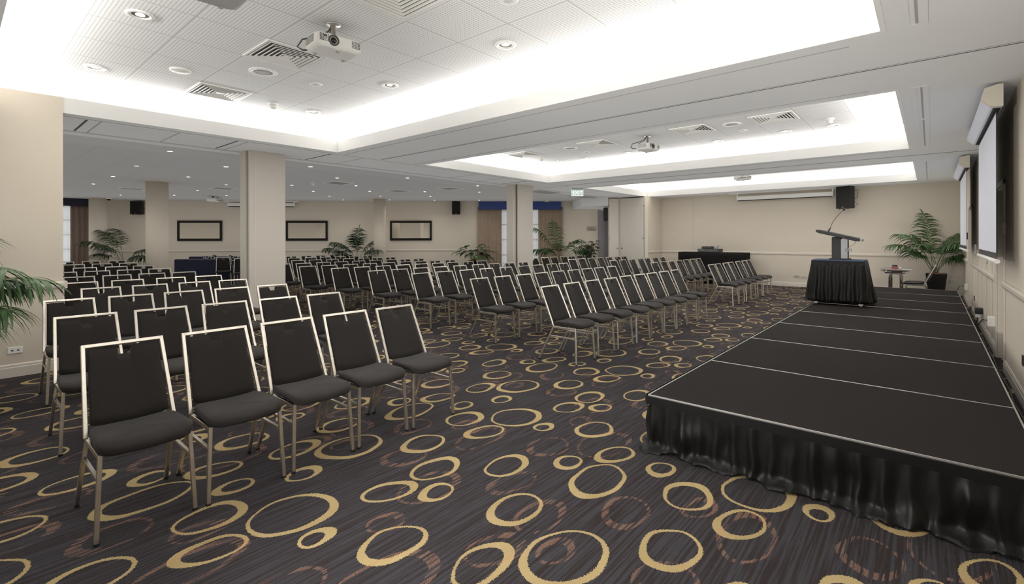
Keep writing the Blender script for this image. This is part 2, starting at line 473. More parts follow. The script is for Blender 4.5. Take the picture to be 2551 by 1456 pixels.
D1, D2, DZ = (8.14, 9.02), (14.12, 15.32), 2.21
w = MB()
for a, b in ((YN, D1[0]), (D1[1], D2[0]), (D2[1], YE+.15)): w.box(XR, XR+.16, a, b, 0, CZ)
for a, b in (D1, D2): w.box(XR, XR+.16, a, b, DZ, CZ)
struct(w.build('wall_right', M['wall']))
w = MB(); r = MB()
for a, b in ((YN, D1[0]-.02), (D1[1]+.07, D2[0]-.05), (D2[1]+.07, YE)):
    rail_mb((XR,a), (XR,b), n=(-1,0), mb=r)
    base_mb((XR,a), (XR,b), .14, .022, (-1,0), w)
struct(r.build('trim_8', M['trimwood'], recalc=True)); struct(w.build('baseboard_right', M['trimwood'], recalc=True))
t = MB()   # wall panel beads
for y in (9.75, 10.7, 11.62, 12.6): t.box(XR-.012, XR, y-.02, y+.02, .14, .985); t.box(XR-.012, XR, y-.02, y+.02, 1.065, 1.35)
struct(t.build('trim_9', M['trimwood'], bevel=.004))
for n_, (a, b) in enumerate((D1, D2)):
    d = MB(); d.box(XR+.075, XR+.115, a, b, .01, DZ)
    dob = struct(d.build('door_%d' % (n_+1), M['timberdoor']))
    t = MB(); t.box(XR+.07, XR+.085, a+.1, b-.1, .2, .95); t.box(XR+.07,XR+.085,a+.1,b-.1,1.1,2.05); t.build('door_panel', M['trimwood'], dob, bevel=.006)
    t = MB()
    for s0, s1 in ((a-.05, a), (b, b+.06)): t.box(XR-.018, XR, s0, s1, 0, DZ+.06)
    t.box(XR-.018, XR, a-.05, b+.06, DZ, DZ+.06)
    t.box(XR, XR+.075, b-.02, b, 0, DZ); t.box(XR, XR+.075, a, a+.02, 0, DZ); t.box(XR, XR+.075, a, b, DZ-.02, DZ)
    struct(t.build('trim_%d' % (10+n_), M['trimwood'], bevel=.004))
w = MB(); w.box(-7.85, XR+.16, YE, YE+.15, 0, CZ)
struct(w.build('wall_end', M['wall']))
struct(rail_mb((-7.85,YE), (XR,YE), 1.03, 1.115, .035, (0,-1)).build('trim_12', M['trimwood'], recalc=True))
struct(base_mb((-7.85,YE), (XR,YE), .14, .02, (0,-1)).build('baseboard_end', M['trimwood'], recalc=True))
t = MB(); t.box(-6.66,-6.65, YE-.002, YE, 1.115, CZ); struct(t.build('trim_13', M['groove_soft']))
w = MB(); w.prism([(-9.25,16.30),(-8.98,16.66),(-7.95,16.66),(-7.85,16.74),(-7.85,18.1),(-9.25,18.1)], 0, CZ)
struct(w.build('wall_pier', M['wall']))
struct(rail_mb((-7.85,16.76), (-7.85,YE), 1.03, 1.115, .035, (1,0)).build('trim_14', M['trimwood'], recalc=True))
w = MB(); w.box(-25.2, XR+.16, YN-.15, YN, 0, CZ); struct(w.build('wall_near', M['wall']))

# --- walls of the adjoining room
def slab(mb, a, b, z0, z1, th, out):
    a, b = Vector(a), Vector(b); d = (b-a).normalized(); n = Vector((d.y, -d.x))*out
    mb.prism([tuple(a), tuple(b), tuple(b+n*th), tuple(a+n*th)] if out > 0 else [tuple(a), tuple(a+n*th), tuple(b+n*th), tuple(b)], z0, z1)
d2 = (S2B-S1B).normalized(); WA, WB = S1B+d2*5.45, S1B+d2*7.45     # window opening
WIN_Z = (.25, 2.80)
w = MB(); slab(w, S1A, S1B, 0, CZ, .2, -1); struct(w.build('wall_mirror', M['wall'], recalc=True))
w = MB()
slab(w, S1B, WA, 0, CZ, .2, -1); slab(w, WB, S2B, 0, CZ, .2, -1)
slab(w, WA, WB, 0, WIN_Z[0], .2, -1); slab(w, WA, WB, WIN_Z[1], CZ, .2, -1)
struct(w.build('wall_window', M['wall'], recalc=True))
P3, P4 = Vector((-10.70,17.98)), Vector((-11.35,19.9))
w = MB(); slab(w, S2B, P3, 0, CZ, .2, -1); struct(w.build('wall_passage', M['wall'], recalc=True))
w = MB(); slab(w, P3, P4, 0, CZ, .2, -1); w.box(-11.6, -9.0, 19.9, 20.05, 0, CZ); w.box(-9.25,-9.05,18.1,20,0,CZ)
struct(w.build('wall_corridor', M['wall_grey'], recalc=True))
w = MB(); w.prism([(-11.32,16.99),(-10.18,15.95),(-9.25,16.30),(-9.25,19.8),(-11.3,19.8)], 2.81, CZ)
struct(w.build('ceiling_bulkhead', M['soffit'], recalc=True))
n2 = Vector((d2.y, -d2.x)); d1 = (S1B-S1A).normalized(); n1 = Vector((d1.y, -d1.x))
r = MB(); rail_mb(S1A, S1B, 1.06, 1.14, .035, n1, r); rail_mb(S1B, WA-d2*.1, 1.06, 1.14, .035, n2, r); rail_mb(WB+d2*.1, S2B, 1.06, 1.14, .035, n2, r)
struct(r.build('trim_15', M['trimwood'], recalc=True))
# far left window wall at x = -24.65
LW = (1.2, 3.45)
w = MB(); w.box(-24.85,-24.65, YN, LW[0], 0, CZ); w.box(-24.85,-24.65, LW[1], 4.55, 0, CZ); w.box(-24.85,-24.65, LW[0], LW[1], 0, .1); w.box(-24.85,-24.65, LW[0], LW[1], 2.85, CZ)
struct(w.build('wall_far', M['wall']))
def window(n_, p, q, z0, z1, nx, nz):
    p, q = Vector(p), Vector(q); d = (q-p); L = d.length; d.normalize(); nn = Vector((d.y,-d.x))*-1
    c0 = nn*.1
    fr = MB()
    for k in range(nx+1):
        a = p + d*(L*k/nx) + c0; fr.bar((a.x,a.y,z0),(a.x,a.y,z1),.05,.05,(d.x,d.y,0))
    for k in range(nz+1):
        z = z0 + (z1-z0)*k/nz; a, b = p+c0, q+c0; fr.bar((a.x,a.y,z),(b.x,b.y,z),.05,.05)
    return struct(fr.build('window_%d' % n_, M['white_plastic']))
window(1, WA, WB, WIN_Z[0], WIN_Z[1], 2, 4)
window(2, (-24.65,LW[0]), (-24.65,LW[1]), .1, 2.85, 3, 5)

# round columns
for n_, (x, y, rr) in enumerate(((-15.82,3.70,.255),(-16.2,10.95,.225),(-23.75,3.72,.28))):
    k = MB(); k.lathe([(rr,0),(rr,CZ)], 40, (x,y,0)); k.prism([(x-rr-.02,y-rr-.02),(x+rr+.02,y-rr-.02),(x+rr+.02,y+rr+.02),(x-rr-.02,y+rr+.02)], CZ-.012, CZ)
    struct(k.build('column_%d' % (n_+1), M['wall']))

# --- stacked folding partitions between hall and adjoining room
def partition_stack(x0, x1, x2, x3, y0, y1, yb, label):
    t = thing('folding_partition', label, 'partition', ((x0+x3)/2,(y0+y1)/2,0))
    o = Vector(t.location)
    def B(mb, *a):
        mb.box(a[0]-o.x,a[1]-o.x,a[2]-o.y,a[3]-o.y,a[4],a[5]); return mb
    B(MB(), x0, x1, y0, y1, .01, CZ).build('panel', M['panel'], t, bevel=.004)
    B(MB(), x1, x2, yb+.012, y1, .01, CZ).build('seal', M['seal'], t)
    p = B(MB(), x2, x3, yb, y1, .01, CZ).build('panel', M['panel'], t, bevel=.004)
    e = MB(); B(e, x3-.001, x3+.004, yb, yb+.012, .02, CZ-.01); B(e, x3-.001, x3+.004, yb+.085, yb+.10, .02, CZ-.01); e.build('edge_trim', M['trimwood'], p)
    B(MB(), x2-.012, x2, yb-.004, yb+.012, .02, CZ-.01).build('edge_trim', M['alu'], t)
    return t
partition_stack(-9.31,-9.08,-9.035,-8.97, 3.40,4.05,3.43, 'beige folding partition stack like a square pillar behind the nearest chairs')
partition_stack(-9.25,-9.00,-8.955,-8.92, 10.50,11.30,10.62, 'beige folding partition stack like a square pillar in front of the curtained window')
# storage doors for the partitions, in the pier by the passage
def pocket_door(p, q, label, knob_at, hinge_at):
    p, q = Vector(p), Vector(q); d = q-p; L = d.length; d.normalize(); n = Vector((d.y,-d.x))
    t = thing('cupboard_door', label, 'door', (p.x,p.y,0))
    m_ = MB(); c_ = d*(L/2)+n*.012
    m_.obox((c_.x,c_.y,1.58), tuple(d*(L/2-.004))+(0,), tuple(n*.012)+(0,), (0,0,1.5)); m_.build('door_leaf', M['panel'], t, bevel=.003)
    gp = MB()
    for s_ in (0, L): 
        e = d*s_ + n*.002; gp.obox((e.x,e.y,1.58),tuple(d*.006)+(0,),tuple(n*.004)+(0,),(0,0,1.53))
    e = d*(L/2)+n*.002; gp.obox((e.x,e.y,3.10),tuple(d*(L/2))+(0,),tuple(n*.004)+(0,),(0,0,.012)); gp.build('gap', M['seal'], t)
    k = MB(); e = d*knob_at+n*.03
    k.lathe([(.028,0),(.028,.006),(.012,.01),(.012,.03),(.026,.04),(.03,.055),(.018,.068),(0,.07)], 16, (e.x-n.x*.0,e.y-n.y*.0,1.20), axis='y')
    ko = k.build('knob', M['brass'], t)
    h = MB()
    for z in (.4, 1.6, 2.8):
        e = d*hinge_at+n*.026; h.lathe([(.012,z-.05),(.012,z+.05)], 10, (e.x,e.y,0))
    h.build('hinge', M['alu'], t)
    return t
pocket_door((-8.93,16.66), (-7.97,16.66), 'wide beige cupboard door with brass knob in the wall pier', .08, .95)
pocket_door((-9.235,16.32), (-9.0,16.635), 'narrow beige cupboard door with brass knob beside the passage', .32, .02)

# ---------------------------------------------------------------- lights in the room
def area(name, loc, sx, sy, power, rot, col=(1,.985,.96)):
    l = bpy.data.lights.new(name, 'AREA'); l.shape = 'RECTANGLE'; l.size = sx; l.size_y = sy; l.energy = power; l.color = col
    o = bpy.data.objects.new(name, l); C.objects.link(o); o.location = loc; o.rotation_euler = rot
    return o
def spot(loc, power, size=2.4, blend=.8, col=(1,.95,.87), rad=.05):
    l = bpy.data.lights.new('downlight_lamp', 'SPOT'); l.energy = power; l.spot_size = size; l.spot_blend = blend; l.color = col; l.shadow_soft_size = rad
    o = bpy.data.objects.new('downlight_lamp', l); C.objects.link(o); o.location = loc
    return o
COVE_W = 29.0     # watts per metre of cove strip
COVE_TILT = math.radians(40)
COVE_MUL = (1.0, 1.0, 1.0)
for (y0, y1), mul in zip(COFFERS, COVE_MUL):
    Lx, Ly = CX1-CX0, y1-y0
    for y, s_ in ((y0-.17,-1), (y1+.17,1)): area('cove_strip', ((CX0+CX1)/2, y, 3.28), Lx+.2, .1, COVE_W*Lx*mul, (PI+s_*COVE_TILT,0,0))
    for x, s_ in ((CX0-.17,1), (CX1+.17,-1)): area('cove_strip', (x, (y0+y1)/2, 3.28), .1, Ly, COVE_W*Ly*mul, (PI,s_*COVE_TILT,0))
wd = bpy.data.worlds.new('daylight'); SC.world = wd; wd.use_nodes = True
wd.node_tree.nodes['Background'].inputs[0].default_value = (.86,.93,1.0,1)
wd.node_tree.nodes['Background'].inputs[1].default_value = 1.3

SC.view_settings.view_transform = 'Standard'; SC.view_settings.look = 'None'
SC.view_settings.gamma = 1.0; SC.view_settings.use_curve_mapping = False
SC.view_settings.exposure = 0.0
SC.cycles.max_bounces = 5; SC.cycles.diffuse_bounces = 3; SC.cycles.glossy_bounces = 2; SC.cycles.transparent_max_bounces = 8
SC.cycles.use_adaptive_sampling = True; SC.cycles.adaptive_threshold = 0.03
SC.cycles.caustics_reflective = False; SC.cycles.caustics_refractive = False
SC.cycles.sample_clamp_indirect = 4.0
SC.cycles.use_denoising = True
# ---------------------------------------------------------------- conference chairs
def lerp(a, b, t): return a + (b-a)*t
def chair_meshes(p, notch=True, back_m='fabric', frame_m='steel', backthick=.012):
    """parts of one stacking chair, facing +x, origin on the floor at its middle"""
    JX, JZ, TX, TZ = -.065, .455, -.285, .935      # joint of seat and back, top of back
    hb, ht = .213, .194                            # half widths of the back frame, bottom and top
    # seat pad
    s = MB(); nx, ny = 14, 12; rows = []
    def se(c_, e): return math.copysign(abs(c_)**e, c_)
    for i in range(13):
        ph = -PI/2 + PI*i/12; row = []
        for j in range(36):
            th = 2*PI*j/36
            x = se(math.cos(ph), .3)*se(math.cos(th), .34); y = se(math.cos(ph), .3)*se(math.sin(th), .24); z = se(math.sin(ph), .6)
            X = .115 + .190*x; Y = y*(.216 + .010*x); Z = .486 + .029*z
            X += .030*max(0, x)**2*(1-(abs(y))**2)
            Z += .012*y*y*(1 if z > 0 else .3) - .028*max(0, x-.45)**2*3
            row.append((X, Y, Z))
        rows.append(row)
    s.grid(rows, closed=True); s.build('seat', M['fabric'], p)
    # back pad, with the hand hold notch in its top edge
    cols = sorted(set([-1,-.94,-.85,-.7,-.5,-.32,.32,.5,.7,.85,.94,1] + ([-.26,-.17,-.165,.165,.17,.26] if notch else [-.16,0,.16])))
    def top(u):
        if not notch: return .975
        a = abs(u)
        if a <= .17: return .862
        if a <= .26: return lerp(.862, .962, (a-.17)/.09)
        return .962 if a < .9 else .955
    def bot(u): return .075 + .05*abs(u)**2.2 if abs(u) < .95 else .13
    V = 9; F_, B_ = [], []
    for k in range(V):
        rf, rb = [], []
        for u in cols:
            v = lerp(bot(u), top(u), k/(V-1))
            hw = lerp(hb, ht, v) - .021
            x = lerp(JX, TX, v); z = lerp(JZ, TZ, v)
            edge = max(0, 1-abs(u)**8) * (1 - (2*k/(V-1)-1)**8*.6)
            bulge = .018*(1-u*u) 
            rf.append((x + backthick*edge + .004 - bulge, u*hw, z + .004*edge)); rb.append((x - backthick*edge - .004 - bulge, u*hw, z - .004*edge))
        F_.append(rf); B_.append(rb)
    b = MB(); b.grid(F_); b.grid([r[::-1] for r in B_])
    n = len(cols)
    for k in range(V-1):
        for side in (0, n-1):
            i0, i1 = k*n+side, (k+1)*n+side
            j0, j1 = V*n + k*n + (n-1-side), V*n + (k+1)*n + (n-1-side)
            b.face((i0,i1,j1,j0) if side == 0 else (i1,i0,j0,j1))
    for side in (0, V-1):
        for c_ in range(n-1):
            i0, i1 = side*n+c_, side*n+c_+1
            j0, j1 = V*n+side*n+(n-1-c_), V*n+side*n+(n-2-c_)
            b.face((i0,i1,j1,j0) if side == V-1 else (i1,i0,j0,j1))
    b.build('backrest', M[back_m], p)
    # bright tube frame round the back
    f = MB(); tw = .021; d = Vector((TX-JX, 0, TZ-JZ)).normalized(); nrm = Vector((d.z,0,-d.x))
    jl, jr = Vector((JX,-hb,JZ)), Vector((JX,hb,JZ)); tl, tr = Vector((TX,-ht,TZ)), Vector((TX,ht,TZ))
    def sq(a, b_): f.bar(a, b_, tw, tw, nrm)
    sq(jl, tl+d*.0105); sq(jr, tr+d*.0105); sq(tl+Vector((0,-.0,0)), tr)
    f.build('back_frame', M[frame_m], p, bevel=.003)
    for sy in (-1, 1):
        fx, fy = .262, .203*sy
        l = MB(); l.bar((fx,fy,.452), (.285,.222*sy,.012), .021, .021, (1,0,0)); l.bar((.2843,.2215*sy,.014),(.285,.222*sy,0),.024,.024,(1,0,0),1)
        l.build('leg', [M[frame_m], M['glide']], p, bevel=.002)
        l = MB(); l.bar((JX,.205*sy,.452), (-.285,.222*sy,.012), .021, .021, (1,0,0)); l.bar((-.284,.2215*sy,.014),(-.285,.222*sy,0),.024,.024,(1,0,0),1)
        l.build('leg', [M[frame_m], M['glide']], p, bevel=.002)
        MB().bar((JX-.01,.205*sy,.444), (fx+.01,fy,.444), .021, .026).build('seat_rail', M[frame_m], p, bevel=.003)
        MB().bar((-.128,.2095*sy,.325), (.2695,.2085*sy,.325), .018, .018).build('stretcher', M[frame_m], p, bevel=.002)
CHAIR_ROWS = [
    ('A1', -3.54, [0.72, 1.23, 1.74, 2.24, 2.74]),
    ('A2', -5.08, [0.76, 1.29, 1.81, 2.34, 2.86]),
    ('A3', -6.61, [0.84, 1.36, 1.88, 2.42, 2.93]),
    ('A4', -7.98, [1.32, 1.85, 2.39, 2.91]),
    ('A5', -9.23, [1.28, 1.84, 2.41, 2.96]),
    ('A6', -10.67, [1.46, 1.97, 2.48, 2.98]),
    ('A7', -12.36, [1.45, 1.96, 2.47, 3.0]),
    ('A8', -14.03, [2.01, 2.56, 3.07]),
    ('A9', -15.98, [2.07, 2.62, 3.17]),
    ('A10', -18.16, [2.15, 2.73, 3.32]),
    ('B1', -3.62, [5.29, 5.84, 6.39, 6.93, 7.47, 7.97, 8.45, 9.0, 9.55]),
    ('B2', -5.21, [5.57, 6.12, 6.67, 7.2, 7.74, 8.26, 8.79, 9.27, 9.83]),
    ('B3', -6.88, [5.7, 6.3, 6.91, 7.48, 8.1, 8.71, 9.25, 9.83, 10.32]),
    ('B4', -8.14, [5.61, 6.16, 6.73, 7.29, 7.89, 8.49, 9.08, 9.65, 10.22]),
    ('B5', -9.46, [5.57, 6.12, 6.67, 7.25, 7.8, 8.36, 8.88, 9.43, 9.97]),
    ('B6', -10.69, [5.46, 6.0, 6.56, 7.12, 7.68, 8.24, 8.77, 9.3, 9.86]),
    ('B7', -12.16, [5.53, 6.08, 6.64, 7.17, 7.71, 8.26, 8.81, 9.33, 9.85]),
    ('B8', -13.89, [6.77, 7.3, 7.85, 8.42, 8.97, 9.48, 10.0]),
    ('B9', -15.77, [7.53, 8.1, 8.64, 9.2, 9.75, 10.31]),
    ('B10', -17.58, [8.27, 8.84, 9.41, 9.99, 10.56]),
    ('C4', -9.51, [12.45, 13.01, 13.54, 14.15, 14.64, 15.16, 15.68]),
    ('C3', -8.01, [12.42, 12.94, 13.51, 14.06, 14.65, 15.23, 15.71]),
    ('C2b', -6.65, [12.49, 13.06, 13.63, 14.21, 14.69, 15.26, 15.82]),
    ('C2', -5.24, [12.14, 12.71, 13.23, 13.75, 14.28, 14.81, 15.31]),
    ('C1', -3.74, [12.01, 12.53, 13.05, 13.52, 14.16, 14.69, 15.19]),
]
ORD = ['first','second','third','fourth','fifth','sixth','seventh','eighth','ninth','tenth']
BLOCK = {'A': ('near left block', 'chairs of the near left block'), 'B': ('middle block', 'chairs of the middle block'), 'C': ('block by the end wall', 'chairs of the block by the end wall')}
ROWNO = {'A': ['A1','A2','A3','A4','A5','A6','A7','A8','A9','A10'], 'B': ['B1','B2','B3','B4','B5','B6','B7','B8','B9','B10'], 'C': ['C1','C2','C2b','C3','C4']}
proto = empty('conference_chair'); chair_meshes(proto)
rnd = random.Random(11); first = True
for key, X, Ys in CHAIR_ROWS:
    bl = key[0]; rn = ROWNO[bl].index(key); nb, grp = BLOCK[bl]
    row = 'front row' if rn == 0 else '%s row' % ORD[rn]
    for i, y in enumerate(Ys):
        o = proto if first else copy_tree(proto); first = False
        o.location = (X + rnd.uniform(-.012,.012), y, 0); o.rotation_euler = (0, 0, rnd.uniform(-.015,.015))
        where = '%s from the near end' % ORD[i] if i else 'at the near end'
        tag(o, 'charcoal chair %s, %s of the %s' % (where, row, nb), 'chair', grp)
for (x, y), lab in (((-18.07,6.08), 'black chair facing the camera beside the navy sofa, left of the partition stack'),
                    ((-16.75,6.16), 'black chair half hidden by the partition stack, in front of another chair'),
                    ((-18.25,6.80), 'black chair almost hidden behind another near the sofa and partition stack')):
    o = copy_tree(proto); o.location = (x, y, 0); o.rotation_euler = (0, 0, math.atan2(-y, -x)+.03)
    tag(o, lab, 'chair', 'spare chairs by the sofas')

# ---------------------------------------------------------------- stage
ST_X0, ST_X1, ST_Z = -1.62, .44, .40
SEAMS = [3.45, 4.81, 6.20, 7.57, 8.97, 10.36, 11.80, 13.22, 14.61]
for i in range(8):
    y0, y1 = SEAMS[i]+.001, SEAMS[i+1]-.001
    cx, cy = (ST_X0+ST_X1)/2, (y0+y1)/2
    nm = 'front edge' if i == 0 else 'far end' if i == 7 else ''
    lab = ('black carpeted stage platform at the skirted front edge' if i == 0 else 'black carpeted stage platform at the far end by the small table' if i == 7
           else 'black carpeted stage platform, %s back from the skirted front' % ORD[i])
    t = thing('stage_platform', lab, 'stage', (cx,cy,0), 0, 'stage platforms')
    hx, hy = (ST_X1-ST_X0)/2, (y1-y0)/2
    MB().box(-hx+.010, hx-.010, -hy+.006, hy-.006, ST_Z-.03, ST_Z).build('deck', M['deck'], t)
    e = MB()
    for a in ((-hx,hx,-hy,-hy+.006),(-hx,hx,hy-.006,hy),(-hx,-hx+.010,-hy+.006,hy-.006),(hx-.010,hx,-hy+.006,hy-.006)): e.box(a[0],a[1],a[2],a[3],ST_Z-.08,ST_Z+.002)
    e.build('edge_trim', M['alu'], t)
    for sx in (-1,1):
        for sy in (-1,1): MB().tube([(sx*(hx-.1),sy*(hy-.1),0),(sx*(hx-.1),sy*(hy-.1),ST_Z-.03)], .022, 10).build('leg', M['alu'], t)

def drape(path, zt, zb, amp0, amp1, pleat, m, name, parent=None, seed=1, pool=0.0, flare=0.0, rowsn=12, step=.012, sub=0, band=.0, wob=1.0):
    """pleated cloth hung along a ground path (list of xy), outside to the right of the walking direction"""
    rn = random.Random(seed)
    pts = []; s_acc = 0.0
    P_ = [Vector(p) for p in path]
    for a, b in zip(P_[:-1], P_[1:]):
        L = (b-a).length; k = max(2, int(L/step))
        for i in range(k): pts.append((a.lerp(b, i/k), s_acc + L*i/k))
        s_acc += L
    pts.append((P_[-1], s_acc))
    n = len(pts)
    nrm = []
    for i in range(n):
        d = (pts[min(i+4,n-1)][0]-pts[max(i-4,0)][0]).normalized(); nrm.append(Vector((d.y,-d.x)))
    ph = [0.0]; jit = [rn.uniform(.7,1.35) for _ in range(int(s_acc/pleat)+3)]
    amps = [rn.uniform(.55,1.3) for _ in jit]
    rows = []
    bumps = [(rn.uniform(0,s_acc), rn.uniform(.1,.95), rn.uniform(.03,.09), rn.uniform(-.022,.03)*wob) for _ in range(int(s_acc*7))]
    for r in range(rowsn+1):
        v = r/rowsn; z = zt + (zb-zt)*v; row = []
        for i, (p, s_) in enumerate(pts):
            q = s_/pleat; c0 = int(q); fr = q-c0
            k0 = amps[c0 % len(amps)]
            # flat box pleat near the top, soft folds lower down
            fold = (math.sin(2*PI*(fr+.12*math.sin(7*v+c0*1.7)*v))*.5+.5)**(1.6)
            a = (amp0 + (amp1-amp0)*v)*k0
            off = a*fold + flare*v
            for bs, bv, bw, ba in bumps:
                ds = s_-bs
                if abs(ds) < bw*3: off += ba*v*math.exp(-(ds/bw)**2 - ((v-bv)/.22)**2)
            zz = z
            if pool and v > .8:
                w_ = (v-.8)/.2
                off += pool*w_*w_*(.75+.45*math.sin(s_*9.3+c0*.6)+.25*math.sin(s_*23))
                zz = max(.004, z + .02*w_*(math.sin(s_*17+c0)*.5+.5))
            if v < band: off = amp0*.3
            row.append((p.x+nrm[i].x*off, p.y+nrm[i].y*off, zz))
        rows.append(row)
    mb = MB(); mb.grid(rows)
    return mb.build(name, m, parent, solid=.003)
sk = thing('stage_skirt', 'black pleated cloth skirt hanging round the stage front', 'skirting', (0,0,0))
drape([(ST_X0-.012,7.0),(ST_X0-.012,3.47),(ST_X0+.03,3.437),(ST_X1,3.437),(ST_X1+.02,3.6)], .345, .0, .007, .024, .115, M['skirt'], 'pleats', sk, 3, pool=.06, rowsn=24, wob=1.6)
hb_ = MB()
def band(mb, path, z0, z1, out):
    P_ = [Vector(p) for p in path]
    rows = [[], []]
    for i, p in enumerate(P_):
        d = (P_[min(i+1,len(P_)-1)]-P_[max(i-1,0)]).normalized(); n = Vector((d.y,-d.x))
        q = p+n*out; rows[0].append((q.x,q.y,z1)); rows[1].append((q.x,q.y,z0))
    mb.grid(rows, sm=False)
band(hb_, [(ST_X0-.012,14.5),(ST_X0-.012,3.46),(ST_X0,3.442),(ST_X1,3.442)], .335, .396, .014)
hb_.build('header_band', M['skirt'], sk, solid=.004)

# skirted trolley and lectern
tl = thing('skirted_trolley', 'black pleated skirted trolley with blue top on the stage edge', 'trolley', (-1.245,10.42,ST_Z))
MB().box(-.385,.385,-.25,.25,.76,.795).build('table_top', M['bluetop'], tl, bevel=.008)
drape([(-.39,.255),(-.39,-.255),(.39,-.255),(.39,.255),(-.39,.255)], .74, .06, .010, .05, .11, M['skirt'], 'skirt', tl, 8, flare=.085, rowsn=14)
q = MB(); band(q, [(-.385,.25),(-.385,-.25),(.385,-.25),(.385,.25),(-.385,.25)], .70, .775, .016); q.build('header_band', M['skirt'], tl, solid=.004)
q = MB()
for x in (-.33,.33):
    for y in (-.2,.2): q.bar((x,y,.07),(x,y,.76),.03,.03,(1,0,0))
q.box(-.345,.345,-.215,.215,.09,.12); q.build('frame', M['alu'], tl)
for x in (-.33,.33):
    for y in (-.2,.2):
        w_ = MB(); w_.lathe([(.0,-.014),(.03,-.014),(.034,-.008),(.034,.008),(.03,.014),(0,.014)], 18, (x,y,.034), axis='y'); w_.bar((x,y,.034),(x,y,.09),.02,.035,(1,0,0),1)
        w_.build('caster', [M['white_plastic'], M['alu']], tl)
lc = thing('lectern', 'black tabletop lectern with sloping desk and thin microphone on the skirted trolley', 'lectern', (-1.245,10.42,ST_Z+.797))
MB().box(-.10,.03,-.13,.13,0,.40).build('column', M['black'], lc, bevel=.006)
MB().box(.03,.13,-.10,.10,.0,.36).build('back_panel', M['blackgloss'], lc)
MB().box(-.14,.16,-.17,.17,0,.018).build('base', M['black'], lc, bevel=.004)
dk = MB(); a_, b_ = Vector((-.30,0,.505)), Vector((.30,0,.345)); dd = (b_-a_).normalized(); up_ = Vector((-dd.z,0,dd.x))
dk.obox((a_+b_)/2, dd*.295, Vector((0,.25,0)), up_*.030)
dsk = dk.build('desk', M['black'], lc, bevel=.008)
e = MB()
for s_ in (a_, b_): e.tube([(s_.x,-.25,s_.z),(s_.x,.25,s_.z)], .026, 12)
e.build('desk_edge', M['black'], lc)
e = MB(); e.tube([(b_.x+.01,-.2,b_.z),(b_.x+.01,.25,b_.z)], .027, 12); e.build('desk_trim', M['alu'], lc)
mc = MB(); mb0 = Vector((-.17,.02,.50))
mc.tube([mb0, mb0+Vector((.035,0,.07))], .014, 12)
mc.build('microphone_base', M['darkgrey'], lc)
mc = MB(); pts = [mb0+Vector((.035+.14*t+.06*t*t*(t), 0, .07+.30*t-.03*t*t)) for t in [k/14 for k in range(15)]]
pts = [mb0+Vector((.035,0,.07))+Vector((.02*t+.17*t**1.5, 0, .34*t-.035*t*t)) for t in [k/14 for k in range(15)]]
mc.tube(pts, .0055, 8); g_ = mc.build('gooseneck', M['darkgrey'], lc)
mc = MB(); e_ = pts[-1]; dv = (pts[-1]-pts[-2]).normalized(); mc.tube([e_, e_+dv*.012, e_+dv*.03, e_+dv*.045], .016, 12); mc.build('microphone_capsule', M['black'], g_)
cb = MB(); cb.tube([(.25,-.05,.33),(.22,-.05,.27),(.15,-.06,.22),(.12,-.07,.15)], .005, 6)
for k in range(3): cb.tube([(.10,-.11,.14+k*.02),(.14,-.14,.15+k*.02),(.18,-.12,.155+k*.02),(.19,-.08,.15+k*.02)], .006, 6)
cb.build('cable', M['grey_plastic'], lc)
# ---------------------------------------------------------------- ceiling fittings
def place_all(build, spots, group):
    """spots: (location, rotation, label); the first builds, the rest are copies"""
    o0 = None
    for loc, rz, lab in spots:
        if o0 is None: o0 = o = build()
        else: o = copy_tree(o0)
        o.location = loc; o.rotation_euler = (0,0,rz); o['label'] = lab
        if group: o['group'] = group
def mk_diffuser():
    t = thing('air_diffuser', '-', 'air vent')
    f = MB(); a = .312
    for x0,x1,y0,y1 in ((-a,a,-a,-a+.03),(-a,a,a-.03,a),(-a,-a+.03,-a+.03,a-.03),(a-.03,a,-a+.03,a-.03)): f.box(x0,x1,y0,y1,-.012,.0)
    f.build('frame', M['white_plastic'], t, bevel=.003)
    MB().box(-a+.03,a-.03,-a+.03,a-.03,-.002,-.0005).build('duct_opening', M['darkgrey'], t)
    l = MB()
    for k in range(6):
        r0 = .272 - k*.043; r1 = r0-.020
        for q in range(4):
            an = q*PI/2; ca, sa = math.cos(an), math.sin(an)
            def T(x, y, z): return (x*ca-y*sa, x*sa+y*ca, z)
            pts = [T(-r0,-r0,-.014), T(r0,-r0,-.014), T(r1,-r1,-.003), T(-r1,-r1,-.003)]
            b = len(l.v); l.v += pts; l.face((b,b+1,b+2,b+3))
            pts = [T(-r0,-r0,-.014), T(r0,-r0,-.014), T(r0,-r0,-.006), T(-r0,-r0,-.006)]
            b = len(l.v); l.v += pts; l.face((b,b+1,b+2,b+3))
    l.box(-.03,.03,-.03,.03,-.012,-.004)
    l.build('louvre', M['white_plastic'], t, solid=.002)
    return t
CY = [2.39, 8.66, 14.85]
sp = []
names = ['nearest ceiling recess', 'middle ceiling recess', 'far ceiling recess']
for i, xs in ((0, (-7.06,-5.12,-3.19)), (1, (-7.06,-5.12,-3.19,-1.9)), (2, (-5.12,-3.19))):
    for k, x in enumerate(xs):
        pl = ['by its left end','beside the projector','right of the projector','nearest the stage'][k] if i < 2 else ['left of the projector','right of the projector'][k]
        sp.append(((x, CY[i]-.06 if i else 2.32, UZ), 0, 'white square louvred air vent in the %s, %s' % (names[i], pl)))
place_all(mk_diffuser, sp, 'louvred ceiling vents')
def mk_speaker_grille():
    t = thing('ceiling_speaker', '-', 'ceiling speaker')
    MB().lathe([(.15,0),(.15,-.008),(.142,-.014),(.112,-.014),(.112,-.009)], 36).build('rim', M['white_plastic'], t)
    MB().lathe([(.112,-.008),(.06,-.011),(0,-.012)], 36).build('grille', M['grey_plastic'], t)
    return t
